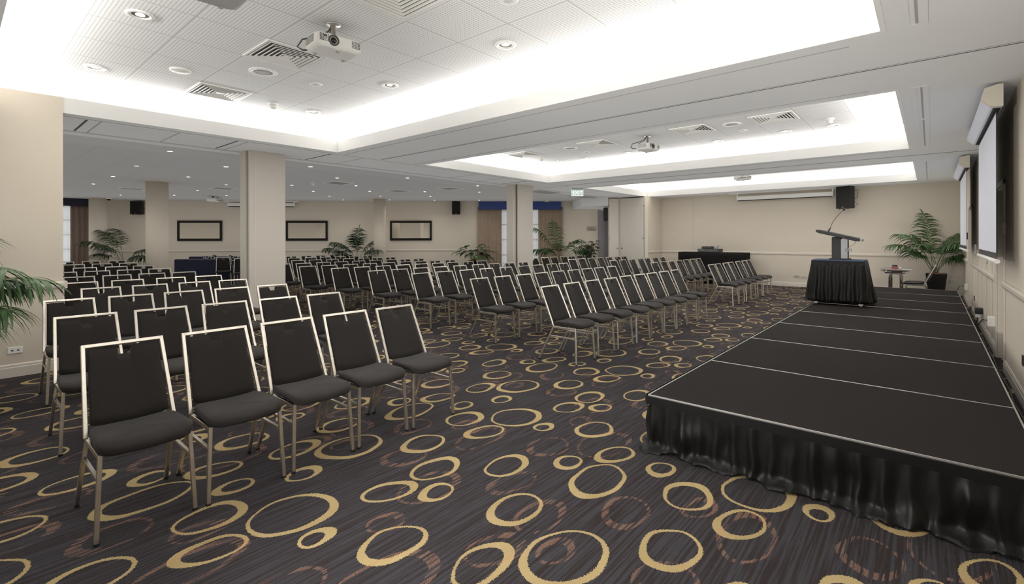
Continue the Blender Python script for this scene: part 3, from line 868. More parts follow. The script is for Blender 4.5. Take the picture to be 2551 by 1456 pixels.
place_all(mk_speaker_grille, [((-5.80,2.37,UZ),0,'large round white ceiling speaker in the nearest ceiling recess'), ((-5.80,8.65,UZ),0,'round white ceiling speaker at the left of the middle ceiling recess'), ((-2.54,8.62,UZ),0,'round white ceiling speaker at the right of the middle ceiling recess')], 'ceiling speakers')
def mk_vent():
    t = thing('round_ceiling_vent', '-', 'vent')
    MB().lathe([(.105,0),(.105,-.01),(.09,-.022),(.0,-.026)], 32).build('cap', M['white_plastic'], t)
    return t
place_all(mk_vent, [((-6.45,1.73,UZ),0,'plain white round cap in the nearest ceiling recess, by the left vent')], None)
def mk_disc():
    t = thing('emergency_light', '-', 'light')
    MB().lathe([(.075,0),(.075,-.008),(.066,-.014),(.05,-.014)], 28).build('rim', M['white_plastic'], t)
    MB().lathe([(.05,-.012),(.0,-.02)], 28).build('lens', M['grey_plastic'], t)
    return t
place_all(mk_disc, [((-5.78,2.99,UZ),0,'small round unlit fitting in the nearest recess, past the speaker'), ((-2.57,2.95,UZ),0,'small round unlit fitting at the top edge of the picture'),
    ((-5.80,9.29,UZ),0,'small round unlit fitting at the left of the middle recess'), ((-2.53,9.24,UZ),0,'small round unlit fitting at the right of the middle recess'), ((-6.26,9.90,UZ),0,'small round unlit fitting at the far left edge of the middle recess')], 'unlit round fittings')
def mk_downlight():
    t = thing('downlight', '-', 'downlight')
    MB().lathe([(.105,0),(.105,-.006),(.098,-.012),(.07,-.010),(.062,-.002)], 32).build('trim_ring', M['white_plastic'], t)
    MB().lathe([(.062,-.003),(.045,-.001),(0,-.0008)], 24).build('reflector', M['alu'], t)
    MB().lathe([(.034,-.004),(.02,-.008),(0,-.009)], 20).build('bulb', M['glow'], t)
    return t
dl = []
for (x, y, lab) in ((-5.12,1.08,'nearest to the camera in the nearest recess'),(-7.06,1.08,'at the left end of the nearest recess'),(-3.19,3.61,'far side of the nearest recess, right of the projector'),(-5.12,3.61,'far side of the nearest recess, left of the projector'),(-7.06,3.61,'in the far left corner of the nearest recess'),
    (-5.12,9.94,'in the middle recess left of its projector'),(-7.02,9.88,'in the far left corner of the middle recess'),(-3.19,9.92,'in the middle recess right of its projector'),(-1.98,9.84,'in the middle recess towards the stage'),(-1.26,9.84,'in the middle recess nearest the stage')):
    dl.append(((x,y,UZ),0,'lit white downlight '+lab)); spot((x,y,UZ-.03), 18)
place_all(mk_downlight, dl, 'downlights in the recesses')
def mk_small_down():
    t = thing('downlight', '-', 'downlight')
    MB().lathe([(.06,0),(.06,-.004),(.05,-.008),(.042,-.003)], 20).build('trim_ring', M['white_plastic'], t)
    MB().lathe([(.042,-.003),(0,-.006)], 16).build('bulb', M['glow'], t)
    return t
far = [(-21.4,3.95),(-20.12,5.2),(-18.87,3.93),(-18.87,6.45),(-17.66,2.66),(-17.6,5.18),(-17.6,10.22),(-16.39,8.97),(-16.25,11.43),(-15.2,2.66),(-15.17,5.18),(-15.17,7.75),(-15.07,12.75),(-15.04,10.2),(-13.93,3.9),(-13.88,6.45),(-13.83,8.97),(-13.83,11.5),(-13.75,13.95),(-12.65,2.6),(-12.65,7.75),(-12.55,10.2),(-11.38,3.88),(-11.38,6.44),(-11.33,11.5),(-10.1,2.55),(-10.06,7.62),(-10.03,5.06),(-10.02,10.1),(-11.3,13.0),(-12.2,15.0)]
sm = []
for k, (x, y) in enumerate(far):
    sm.append(((x,y,CZ),0,'tiny lit downlight in the flat ceiling of the adjoining room')); spot((x,y,CZ-.02), 14, 2.2)
place_all(mk_small_down, sm, 'downlights of the adjoining room')
def mk_smoke():
    t = thing('smoke_detector', '-', 'smoke detector')
    MB().lathe([(.062,0),(.062,-.012),(.055,-.022),(.05,-.03)], 24).build('base', M['white_plastic'], t)
    MB().lathe([(.046,-.03),(.044,-.06),(.034,-.078),(0,-.084)], 24).build('sensor', M['white_plastic'], t)
    return t
place_all(mk_smoke, [((-7.05,3.01,UZ),0,'white smoke detector in the nearest ceiling recess'),((-7.02,9.22,UZ),0,'white smoke detector at the left of the middle ceiling recess'),((-1.23,9.26,UZ),0,'white smoke detector at the right of the middle ceiling recess'),((-12.81,6.54,CZ),0,'pale smoke detector on the adjoining room ceiling behind the partition stack'),((-16.0,6.3,CZ),0,'pale smoke detector on the adjoining room ceiling beside the round column')], 'smoke detectors')
def mk_flat_grille():
    t = thing('return_air_grille', '-', 'air vent')
    f = MB()
    for k in range(-3,4): f.box(-.29,.29,k*.075-.012,k*.075+.012,-.010,-.004)
    f.build('slat', M['grey_plastic'], t)
    f = MB()
    for x0,x1,y0,y1 in ((-.31,.31,-.31,-.285),(-.31,.31,.285,.31),(-.31,-.285,-.285,.285),(.285,.31,-.285,.285)): f.box(x0,x1,y0,y1,-.012,0)
    f.build('frame', M['white_plastic'], t)
    return t
place_all(mk_flat_grille, [((-12.4,7.05,CZ),0,'pale square grille in the adjoining ceiling right of the partition stack'),((-13.0,9.5,CZ),0,'pale square grille in the adjoining ceiling above the thin round column'),((-16.3,5.5,CZ),0,'pale square grille in the adjoining ceiling right of the thick round column'),((-18.5,3.7,CZ),0,'pale square grille in the adjoining ceiling left of the thick round column'),((-11.2,10.1,CZ),0,'pale square grille in the adjoining ceiling near the window partition stack')], 'square grilles of the adjoining room')
for x, y, lab in ((-9.75,12.9,'long grey return air grille in the ceiling beside the exit sign'),(-9.75,15.3,'long grey return air grille in the ceiling before the passage')):
    t = thing('long_air_grille', lab, 'air vent', (x,y,CZ), 0, 'long grey ceiling grilles')
    f = MB()
    for k in range(5): f.box(-.26+k*.12,-.20+k*.12,-.55,.55,-.009,-.002)
    f.build('slat', M['grey_plastic'], t)
    f = MB(); f.box(-.30,.30,-.58,-.55,-.011,0); f.box(-.30,.30,.55,.58,-.011,0); f.box(-.30,-.27,-.55,.55,-.011,0); f.box(.27,.30,-.55,.55,-.011,0); f.build('frame', M['grey_plastic'], t)
for y0, y1, ym, lab in ((1.2,4.54,None,'long slot air diffuser in the ceiling above the near stage'),(6.49,10.66,8.25,'long slot air diffuser beside the middle ceiling recess'),(12.86,16.86,14.85,'long slot air diffuser beside the far ceiling recess')):
    t = thing('slot_diffuser', lab, 'air vent', (-.09,(y0+y1)/2,CZ), 0, 'slot diffusers along the stage')
    h = (y1-y0)/2; f = MB(); f.box(-.075,-.024,-h-.03,h+.03,-.004,0); f.box(.024,.075,-h-.03,h+.03,-.004,0); f.box(-.024,.024,-h-.03,-h,-.004,0); f.box(-.024,.024,h,h+.03,-.004,0)
    if ym: f.box(-.024,.024,ym-(y0+y1)/2-.04,ym-(y0+y1)/2+.04,-.006,0)
    f.build('frame', M['soffit'], t)
    f = MB(); f.box(-.024,.006,-h,h,-.0015,-.0005,0); f.box(.006,.024,-h,h,-.003,-.0005,1); f.build('slot', [M['soffit'],M['groove_soft']], t)

def projector(name_label, loc, rz, ceil_z, big=1.0, body_m='white_plastic'):
    """white projector hung from the ceiling; lens looks along +x"""
    t = thing('projector', name_label, 'projector', loc, rz, 'ceiling projectors')
    L, W, Hh = .29*big, .42*big, .115*big
    def oval(z, s): return [(sx*(L/2)*s if not c else 0, 0, 0) for sx, c in ()]
    prof = []
    for z, s in ((0,.80),(.012,.93),(.035,1.0),(Hh-.02,1.0),(Hh-.006,.97),(Hh,.92)):
        row = []
        for k in range(40):
            a = 2*PI*k/40; e = .28
            row.append((math.copysign(abs(math.cos(a))**e, math.cos(a))*L/2*s, math.copysign(abs(math.sin(a))**e, math.sin(a))*W/2*s, z))
        prof.append(row)
    b = MB(); b.grid(prof, closed=True); n = len(b.v); b.face(list(range(40))[::-1]); b.face(list(range(n-40,n)))
    bd = b.build('body', M[body_m], t)
    for sy in (-1,1):
        v = MB()
        for r_ in range(5):
            for c_ in range(6): v.box(L/2-.002,L/2+.0015, sy*W*.34+ (c_-2.5)*.014-.004, sy*W*.34+(c_-2.5)*.014+.004, .04+r_*.013,.047+r_*.013)
        v.build('vent_grille', M['darkgrey'], t)
    v = MB()
    for r_ in range(5):
        for c_ in range(10): v.box(-.09+c_*.018,-.08+c_*.018,-W/2-.0015,-W/2+.002,.04+r_*.013,.047+r_*.013)
    v.build('vent_grille', M['darkgrey'], t)
    l = MB(); l.lathe([(.046,0),(.046,.012),(.036,.016),(.032,.004),(.02,-.002)], 24, (L/2-.004,-.06,.062), axis='x'); l.build('lens_ring', M['darkgrey'], t)
    MB().lathe([(.03,.0),(.02,.008),(0,.011)], 20, (L/2-.002,-.06,.062), axis='x').build('lens', M['lens'], t)
    MB().box(L/2-.002,L/2+.001,-.15,-.12,.078,.09).build('remote_sensor', M['blackgloss'], t)
    c_ = MB(); c_.box(-L/2-.002,-L/2+.002,-.12,.10,.03,.07); c_.build('connector_panel', M['grey_plastic'], t)
    top = ceil_z-loc[2]
    mnt = MB(); mnt.box(-.09,.09,-.09,.09,Hh+.012,Hh+.022); mnt.box(-.085,-.07,-.085,-.07,Hh-.004,Hh+.014); mnt.box(.07,.085,.07,.085,Hh-.004,Hh+.014); mnt.box(.07,.085,-.085,-.07,Hh-.004,Hh+.014); mnt.box(-.085,-.07,.07,.085,Hh-.004,Hh+.014)
    mnt.lathe([(.02,Hh+.02),(.02,top-.01),(.06,top-.01),(.06,top)], 16); mnt.build('ceiling_mount', M['alu'], t)
    cb = MB()
    cb.tube([(-.02,.0,top-.004),(-.05,-.03,top-.06),(-.13,-.10,Hh+.05),(-.20,-.20,Hh+.02),(-.215,-.24,.06),(-.19,-.20,.035),(-L/2,-.10,.05)], .007, 6)
    cb.tube([(.0,-.02,top-.004),(-.06,-.01,top-.08),(-.16,-.06,Hh+.03),(-.19,-.06,.07),(-L/2,.0,.055)], .006, 6)
    cb.build('cable', M['darkgrey'], t)
    for fx_, fy_ in ((L/2-.06,0),(-L/2+.05,.13),(-L/2+.05,-.13)): MB().lathe([(.016,-.012),(.016,.01)], 12, (fx_,fy_,0)).build('foot', M['grey_plastic'], t)
    return t
projector('white projector hanging in the nearest ceiling recess beside the louvred vent', (-4.05,2.26,3.235), -.10, UZ)
projector('larger pale projector cut off by the top edge of the picture', (-3.75,1.15,3.25), -.05, UZ, 1.2, 'grey_plastic')
projector('white projector hanging in the middle ceiling recess', (-4.03,8.58,3.22), -.05, UZ)
projector('white projector hanging in the far ceiling recess, seen from its connector side', (-4.1,14.9,3.24), PI/2-.1, UZ)
projector('grey projector hanging in the adjoining room near the mirror wall', (-19.6,6.25,2.93), -2.3, CZ)
t = thing('dome_camera', 'small dark dome camera on the ceiling by the far left column', 'camera', (-23.3,3.95,CZ))
MB().lathe([(.09,0),(.09,-.03),(.08,-.04)], 20).build('base', M['white_plastic'], t); MB().lathe([(.07,-.04),(.05,-.085),(0,-.10)], 20).build('dome', M['blackgloss'], t)
t = thing('dome_camera', 'small dome camera on the ceiling above the right brown curtain', 'camera', (-11.9,16.0,CZ))
MB().lathe([(.09,0),(.09,-.03),(.08,-.04)], 20).build('base', M['white_plastic'], t); MB().lathe([(.07,-.04),(.05,-.085),(0,-.10)], 20).build('dome', M['darkgrey'], t)

# exit sign, hung from the ceiling
def text_mesh(txt, size, m, name, parent, mtx, extrude=.003):
    cu_ = bpy.data.curves.new(name, 'FONT'); cu_.body = txt; cu_.size = size; cu_.align_x = 'CENTER'; cu_.align_y = 'CENTER'; cu_.extrude = extrude
    o = bpy.data.objects.new(name, cu_); C.objects.link(o)
    dg = bpy.context.evaluated_depsgraph_get(); dg.update()
    me = bpy.data.meshes.new_from_object(o.evaluated_get(dg)); bpy.data.objects.remove(o)
    o = bpy.data.objects.new(name, me); C.objects.link(o); me.materials.clear(); me.materials.append(m)
    o.matrix_local = mtx; o.parent = parent
    return o
t = thing('exit_sign', 'pale green lit exit sign hanging from the ceiling before the far recess', 'sign', (-8.22,12.62,CZ), math.radians(40))
MB().box(-.17,.17,-.03,.03,-.05,0).build('housing', M['alu'], t, bevel=.004)
q = MB(); q.box(-.175,.175,-.012,.012,-.235,-.05); q.build('panel', M['exit_green'], t)
q = MB(); q.box(-.178,.178,-.014,.014,-.24,-.228); q.box(-.178,-.170,-.014,.014,-.24,-.05); q.box(.170,.178,-.014,.014,-.24,-.05); q.build('panel_edge', M['exit_white'], t)
text_mesh('EXIT', .15, M['exit_white'], 'lettering', t, Matrix.Translation((0,-.014,-.142)) @ Matrix.Rotation(PI/2, 4, 'X'))

# ---------------------------------------------------------------- projection screens
def wall_screen(label, y0, y1, zb):
    t = thing('projection_screen', label, 'screen', (.47,(y0+y1)/2,0), 0, 'pull down screens on the right wall')
    h = (y1-y0)/2
    prof = [(-.09,2.98),(-.065,3.075),(.03,3.10),(.07,3.10),(.07,2.88),(.02,2.88),(-.02,2.89),(-.085,2.95)]
    for s0, s1 in ((-h-.14,-h-.09),(h+.09,h+.14)):
        c_ = MB(); b = len(c_.v); n = len(prof); c_.v += [(x,s0,z) for x,z in prof]+[(x,s1,z) for x,z in prof]
        c_.face([b+i for i in range(n)]); c_.face([b+n+i for i in range(n)][::-1])
        for i in range(n): c_.face((b+i,b+n+i,b+n+(i+1)%n,b+(i+1)%n))
        c_.build('end_cap', M['casing'], t, recalc=True)
    c_ = MB(); pr2 = [(x*.94,z) for x,z in prof]
    rows = [[(x,-h-.09,z) for x,z in pr2],[(x,h+.09,z) for x,z in pr2]]; c_.grid(rows, closed=True, sm=False)
    cs = c_.build('casing', M['screen'], t, recalc=True)
    q = MB(); q.box(.0,.058,-h-.06,h+.06,2.872,2.882); q.build('slot', M['seal'], t)
    for s_ in (-h*.7, h*.7): q = MB(); q.box(-.02,.05,s_-.03,s_+.03,3.09,CZ); q.build('bracket', M['alu'], t)
    q = MB(); q.box(.029,.031,-h,h,zb+.02,2.90); q.build('screen_border', M['screen_edge'], t)
    q = MB(); q.box(.0275,.0325,-h+.035,h-.035,zb+.085,2.84); q.build('screen_sheet', M['screen'], t)
    q = MB(); q.tube([(.03,-h-.06,zb),(.03,h+.06,zb)], .022, 14); r_ = q.build('bottom_rod', M['white_plastic'], t)
    q = MB(); q.tube([(.03,-.1,zb-.02),(.03,-.1,zb-.05),(.03,-.06,zb-.07),(.03,-.02,zb-.05),(.03,-.02,zb-.02)], .005, 6); q.build('pull_handle', M['alu'], r_)
wall_screen('large white projection screen lowered on the right wall nearest the camera', 6.92, 9.32, 1.34)
wall_screen('smaller looking white projection screen lowered on the right wall by the far palm', 12.42, 14.95, 1.34)
def rolled_screen(label, c0, ang, L, z0, Lr):
    t = thing('rolled_projection_screen', label, 'screen', c0, ang)
    h = L/2; b = MB(); b.box(-h,h,-.055,.055,z0,z0+.13); b.build('casing', M['white_plastic'], t, bevel=.012)
    q = MB(); q.box(-h+.03,h-.05,-.015,.012,z0-.025,z0+.002); q.build('bottom_bar', M['seal'], t)
    q = MB(); q.tube([(.0,0,z0-.02),(0,0,z0-.05)], .008, 8); q.build('pull_knob', M['alu'], t)
    q = MB(); q.box(-Lr/2,Lr/2,-.04,.07,CZ-.03,CZ); q.build('mounting_rail', M['white_plastic'], t)
    q = MB()
    for s_ in (-h+.02,h-.02): q.box(s_-.02,s_+.02,-.03,.03,z0+.10,CZ-.02)
    q.build('bracket', M['white_plastic'], t)
rolled_screen('rolled up projection screen casing at the top of the end wall', (-3.66,17.72,0), 0, 2.8, 2.87, 3.32)
am = math.atan2(d1.y, d1.x)
pm = S1A + d1*5.6 + n1*.2
rolled_screen('rolled up projection screen casing at the top of the mirror wall', (pm.x,pm.y,0), am, 2.62, 2.90, 2.9)

# ---------------------------------------------------------------- wall speakers
def wall_speaker(label, loc, rz, w_=.36, h=.60, d=.30):
    t = thing('wall_speaker', label, 'speaker', loc, rz, 'black wall speakers')
    b = MB(); b.prism([(-w_*.36,d/2),(-w_/2,d*.1),(-w_/2,-d/2),(w_/2,-d/2),(w_/2,d*.1),(w_*.36,d/2)], 0, h); b.build('cabinet', M['black'], t, bevel=.008, recalc=True)
    MB().box(-w_*.46,w_*.46,-d/2-.012,-d/2+.002,.02,h-.02).build('grille', M['grille'], t, bevel=.005)
    q = MB(); q.box(-.03,.03,-d/2-.015,-d/2-.010,.03,.045); q.build('badge', M['alu'], t)
    q = MB(); q.bar((0,d/2-.02,h*.55),(0,d/2+.14,h*.55),.04,.05); q.bar((0,d/2+.13,h*.3),(0,d/2+.13,h*.8),.09,.02,(0,1,0)); q.build('wall_bracket', M['black'], t)
    q = MB(); q.tube([(w_*.3,d/2-.02,h*.8),(w_*.45,d/2+.08,h*.85),(w_*.42,d/2+.10,h*.5),(w_*.3,d/2,h*.42)], .006, 6); q.tube([(w_*.3,d/2-.02,h*.3),(w_*.5,d/2+.07,h*.2),(w_*.3,d/2+.02,h*.08)], .006, 6); q.build('cable', M['black'], t)
    q = MB()
    for x in (-w_*.3,w_*.3): q.lathe([(.018,-.02),(.018,.002)], 10, (x,-d/2+.05,0))
    q.build('foot', M['black'], t)
wall_speaker('big black speaker high on the end wall above the lectern', (-1.93,17.60,2.46), -.42, .40, .66, .34)
def on_wall(o_, d_, n_, s_, off): p_ = o_ + d_*s_ + n_*off; return p_
p_ = on_wall(S1A,d1,n1,.86,.22); wall_speaker('black wall speaker partly behind the thick round column', (p_.x,p_.y,2.56), am, .40, .52, .28)
a2 = math.atan2(d2.y, d2.x)
p_ = on_wall(S1B,d2,n2,3.84,.26); wall_speaker('small black wall speaker left of the blue pelmet', (p_.x,p_.y,2.58), a2+.1, .34, .52, .28)
wall_speaker('dark speaker in the passage opening under the bulkhead', (-9.46,16.62,2.26), -.9, .30, .50, .26)

# ---------------------------------------------------------------- mirrors
def wall_mirror(label, s0, s1, O, d_, n_, z0=1.50, z1=2.325):
    a, b = O+d_*s0, O+d_*s1; c_ = (a+b)/2 + n_*.03; L = (b-a).length/2
    t = thing('wall_mirror', label, 'mirror', (c_.x,c_.y,0), math.atan2(d_.y,d_.x), 'framed mirrors')
    f = MB(); w_ = .085
    for x0,x1,za,zb in ((-L,L,z0,z0+w_),(-L,L,z1-w_,z1),(-L,-L+w_,z0+w_,z1-w_),(L-w_,L,z0+w_,z1-w_)): f.box(x0,x1,-.03,.025,za,zb)
    for x0,x1,za,zb in ((-L+w_-.02,L-w_+.02,z0+w_-.01,z0+w_+.012),(-L+w_-.02,L-w_+.02,z1-w_-.012,z1-w_+.01)): f.box(x0,x1,-.022,.02,za,zb)
    f.build('frame', M['blackgloss'], t, bevel=.01)
    MB().box(-L+w_-.01,L-w_+.01,-.004,.01,z0+w_-.01,z1-w_+.01).build('mirror_glass', M['mirror'], t)
wall_mirror('black framed mirror right of the thick round column', 2.25, 3.98, S1A, d1, n1)
wall_mirror('black framed mirror just right of the near partition stack', 6.49, 8.16, S1A, d1, n1)
wall_mirror('black framed mirror right of the thin round column', 1.08, 2.81, S1B, d2, n2)

# ---------------------------------------------------------------- curtains
def curtain_set(O, d_, n_, s0, s1, zp, pm_, cm_, win, lab, zbase=.02, ex=.16):
    a, b = O+d_*s0, O+d_*s1; an = math.atan2(d_.y, d_.x)
    c_ = (a+b)/2; L = (b-a).length/2
    t = thing('pelmet', lab[0], 'pelmet', (c_.x,c_.y,0), an)
    q = MB(); q.box(-L,L,-ex-.05,-ex-.02,zp,CZ-.004); q.box(-L,-L+.03,-ex-.02,0,zp,CZ-.004); q.box(L-.03,L,-ex-.02,0,zp,CZ-.004)
    q.build('fabric_board', M[pm_], t, bevel=.006)
    MB().box(-L+.03,L-.03,-.12,-.09,zp+.12,zp+.15).build('curtain_track', M['alu'], t)
    def dr(u0, u1, m_, name, label, off, pl, am_, seed):
        p0, p1 = O+d_*u0+n_*off, O+d_*u1+n_*off
        k = drape([tuple(p0),tuple(p1)], zp+.12, zbase, am_*.7, am_, pl, M[m_], name, None, seed, rowsn=10, step=.014, wob=.35)
        tag(k, label, 'curtain'); return k
    for (u0,u1,label,seed) in win['drapes']: dr(u0,u1,cm_,'curtain',label,.08,.16,.07,seed)
    for (u0,u1,label,seed) in win['sheers']: dr(u0,u1,'sheer','sheer_curtain',label,.035,.13,.03,seed)
curtain_set(S1B, d2, n2, 4.77, 8.20, 2.78, 'pelmet', 'curtain', {'drapes':[(4.72,5.72,'brown curtain left of the window behind the partition stack',21),(7.25,8.28,'brown curtain right of the window, beside the palm',22)], 'sheers':[(5.55,7.45,'white sheer curtain across the window behind the partition stack',23)]}, ('blue fabric pelmet over the brown curtains',))
LO, LD, LN = Vector((-24.65,.9)), Vector((0,1)), Vector((1,0))
curtain_set(LO, LD, LN, -.2, 2.72, 2.83, 'pelmet_dark', 'curtain_dark', {'drapes':[(2.13,2.68,'grey brown curtain by the far left round column',24)], 'sheers':[(.2,2.2,'sheer curtain of the far left window',25)]}, ('dark navy pelmet over the far left window',))
# ---------------------------------------------------------------- plants
def blade(mb, base, dirv, up, L, W, droop, n=5, m=0, twist=0.0):
    """one leaflet: a narrow pointed strip folded slightly along its middle"""
    d = Vector(dirv).normalized(); side = d.cross(Vector(up))
    if side.length < 1e-4: side = Vector((1,0,0))
    side.normalize(); rows = []
    p = Vector(base)
    for k in range(n+1):
        t = k/n; w = W*(math.sin(PI*min(1, .12+.88*t)**.8))*.5 if k < n else .0006
        w = max(w, .0006); f = side.cross(d).normalized()
        rows.append([tuple(p-side*w), tuple(p+f*w*.25), tuple(p+side*w)])
        d = (d + Vector((0,0,-droop/n))*(1+t)).normalized(); p = p + d*(L/n)
    mb.grid(rows, m=m)
def frond(parent, base, az, L, lean, droop, lf, lw, seed, mname='leaf', nl=22, stalk=.42, r=.009, lim=None):
    rn = random.Random(seed); az_v = Vector((math.cos(az), math.sin(az), 0))
    d = (az_v*math.sin(lean) + Vector((0,0,1))*math.cos(lean)).normalized()
    pts = [Vector(base)]; N_ = 20; dirs = [d.copy()]
    for k in range(N_):
        t = (k+1)/N_
        d = (d + (az_v*.5 - Vector((0,0,1)))*droop/N_*(.25+1.5*t*t)).normalized()
        pts.append(pts[-1] + d*(L/N_)); dirs.append(d.copy())
    s = MB(); s.tube(pts, r, 6, 0, True, .25)
    for k in range(nl):
        u = stalk + (1-stalk)*(k+.5)/nl; i = min(N_-1, int(u*N_)); fr = u*N_-i
        p = pts[i].lerp(pts[i+1], fr); dd = dirs[i].lerp(dirs[i+1], fr).normalized()
        side = dd.cross(Vector((0,0,1)))
        if side.length < 1e-3: side = Vector((-az_v.y, az_v.x, 0))
        side.normalize(); up = side.cross(dd)
        ll = lf*(.55+.9*math.sin(PI*min(1,(.18+.75*(u-stalk)/(1-stalk)))))*rn.uniform(.85,1.1)
        for sg in (-1,1):
            dv = side*sg*rn.uniform(.75,.95) + dd*rn.uniform(.55,.8) + up*rn.uniform(.05,.3)
            blade(s, p, dv, up, ll, lw*rn.uniform(.85,1.1), rn.uniform(.9,1.7), 5, 1)
    blade(s, pts[-1], dirs[-1], Vector((0,0,1)), lf*.7, lw, .6, 5, 1)
    if lim:   # leaves rest against the walls instead of passing through them
        x0_, x1_, y1_ = lim; s.v = [(min(max(x,x0_),x1_-.004*abs(math.sin(31*z))), min(y,y1_-.004*abs(math.sin(29*z))), z) for x, y, z in s.v]
    return s.build('frond', [M['stem'], M[mname]], parent)
def planter(t, top, w0, w1, round_=False, m='pot'):
    if round_:
        MB().lathe([(w0,0),(w1,top-.03),(w1+.012,top-.03),(w1+.012,top),(w1-.015,top),(w1-.02,top-.06)], 28).build('pot', M[m], t)
        MB().lathe([(0,top-.02),(w1*.5,top-.022),(w1-.02,top-.045)][::-1], 24).build('soil', M['soil'], t)
        return
    b = MB(); P0 = [(-w0,-w0),(w0,-w0),(w0,w0),(-w0,w0)]; P1 = [(-w1,-w1),(w1,-w1),(w1,w1),(-w1,w1)]; P2 = [(x*.92,y*.92) for x,y in P1]
    b.grid([[(x,y,0) for x,y in P0],[(x,y,top) for x,y in P1],[(x,y,top) for x,y in P2],[(x,y,top-.08) for x,y in P2]], closed=True, sm=False); b.face((3,2,1,0))
    b.build('pot', M[m], t, bevel=.006)
    s = MB(); rn = random.Random(4); n = 9; rows = []
    for i in range(n):
        row = []
        for j in range(n):
            u, v = -1+2*i/(n-1), -1+2*j/(n-1); e = max(abs(u),abs(v))
            row.append((u*w1*.93, v*w1*.93, top-.03+(1-e)*.05+rn.uniform(-.012,.018)))
        rows.append(row)
    s.grid(rows); s.build('soil', M['soil'], t)
def palm(label, loc, top, w0, w1, specs, seed, lf=.36, lw=.03, mname='leaf', nl=22, rnd_pot=False, group='potted palms', lim=None):
    t = thing('potted_palm', label, 'plant', loc, 0, group)
    planter(t, top, w0, w1, rnd_pot)
    rn = random.Random(seed)
    for k, (az, L, lean, dr) in enumerate(specs):
        frond(t, (rn.uniform(-.07,.07), rn.uniform(-.07,.07), top-.03), math.radians(az), L, lean, dr, lf, lw, seed*50+k, mname, nl, rn.uniform(.42,.52), lim=lim)
    return t
# azimuths in world degrees; the picture's right is about +41, its left 221
palm('tall potted palm in a black square planter by the end wall', (.10,17.35,0), .62, .155, .22,
     [(221,1.55,.36,1.35),(205,1.45,.48,1.6),(120,1.72,.10,.7),(35,1.5,.24,1.5),(250,1.4,.44,1.6),(55,1.3,.42,1.35),(300,1.35,.42,1.5),(230,1.1,.55,1.2),(35,.85,.50,1.4),(340,.85,.45,1.3),(170,1.2,.2,1.0)], 3, .36, .034, lim=(-9,.54,.58))
palm('potted palm before the mirror wall left of the thin round column', (-17.05,10.5,0), .60, .15, .2,
     [(41,1.1,.5,1.2),(221,1.45,.5,1.3),(130,1.45,.1,.6),(310,1.3,.25,1.0),(250,1.4,.7,1.2),(15,1.35,.75,1.2),(200,1.2,.8,1.0),(60,1.2,.3,1.2),(280,1.3,.5,1.2)], 5, .38, .032, 'leaf_dark')
palm('potted palm in front of the wall right of the brown curtains', (-10.9,15.55,0), .60, .15, .2,
     [(221,1.75,.35,.9),(41,1.5,.6,1.5),(150,1.8,.2,.7),(300,1.4,.5,1.4),(225,1.3,.7,1.3),(20,1.3,.7,1.4),(260,1.2,.6,1.3),(70,1.4,.4,1.3)], 7, .40, .032)
palm('potted palm beside the far left round column', (-22.75,4.35,0), .60, .15, .2,
     [(221,1.7,.35,1.0),(30,1.5,.7,1.5),(190,1.75,.3,1.1),(250,1.6,.5,1.4),(60,1.45,.6,1.4),(300,1.4,.5,1.4),(10,1.3,.9,1.2),(230,1.2,.8,1.2),(41,1.2,1.0,1.0)], 9, .40, .034, 'leaf_dark')
palm('palm reaching into the left edge of the picture before the beige wall', (-6.9,-.42,0), .60, .15, .2,
     [(41,1.45,.55,1.5),(60,1.5,.7,1.4),(20,1.3,.5,1.5),(50,1.15,.8,1.4),(75,1.2,.6,1.4),(200,1.4,.5,1.3),(140,1.5,.4,1.2),(280,1.3,.5,1.4),(35,1.0,.9,1.2)], 12, .36, .03, 'leaf', 24, lim=(-1.06,9,9))
# slender cane palm
t = thing('cane_palm', 'bushy cane palm with thin upright stems beside the passage', 'plant', (-9.95,15.85,0))
planter(t, .55, .14, .19)
rn = random.Random(31)
for k in range(11):
    a = rn.uniform(0, 2*PI); r_ = rn.uniform(.02,.13); h = rn.uniform(.55,1.25)
    b0 = Vector((r_*math.cos(a), r_*math.sin(a), .52)); b1 = b0 + Vector((math.cos(a)*.16, math.sin(a)*.16, h*.75))
    s = MB(); s.tube([b0, b0.lerp(b1,.5)+Vector((0,0,.03)), b1], .009, 6)
    for q in range(7):
        az = rn.uniform(0, 2*PI); ft = rn.uniform(.45,1.0); c0 = b0.lerp(b1, ft)
        dv = Vector((math.cos(az), math.sin(az), rn.uniform(.1,.7))).normalized(); c1 = c0 + dv*rn.uniform(.10,.20)
        s.tube([c0, c1], .003, 4)
        for j in range(7):
            aa = az + (j-3)*.38; blade(s, c1, (math.cos(aa), math.sin(aa), rn.uniform(-.1,.35)), (0,0,1), rn.uniform(.15,.24), .028, rn.uniform(.6,1.2), 4, 1)
    s.build('cane', [M['cane'], M['leaf_dark']], t)
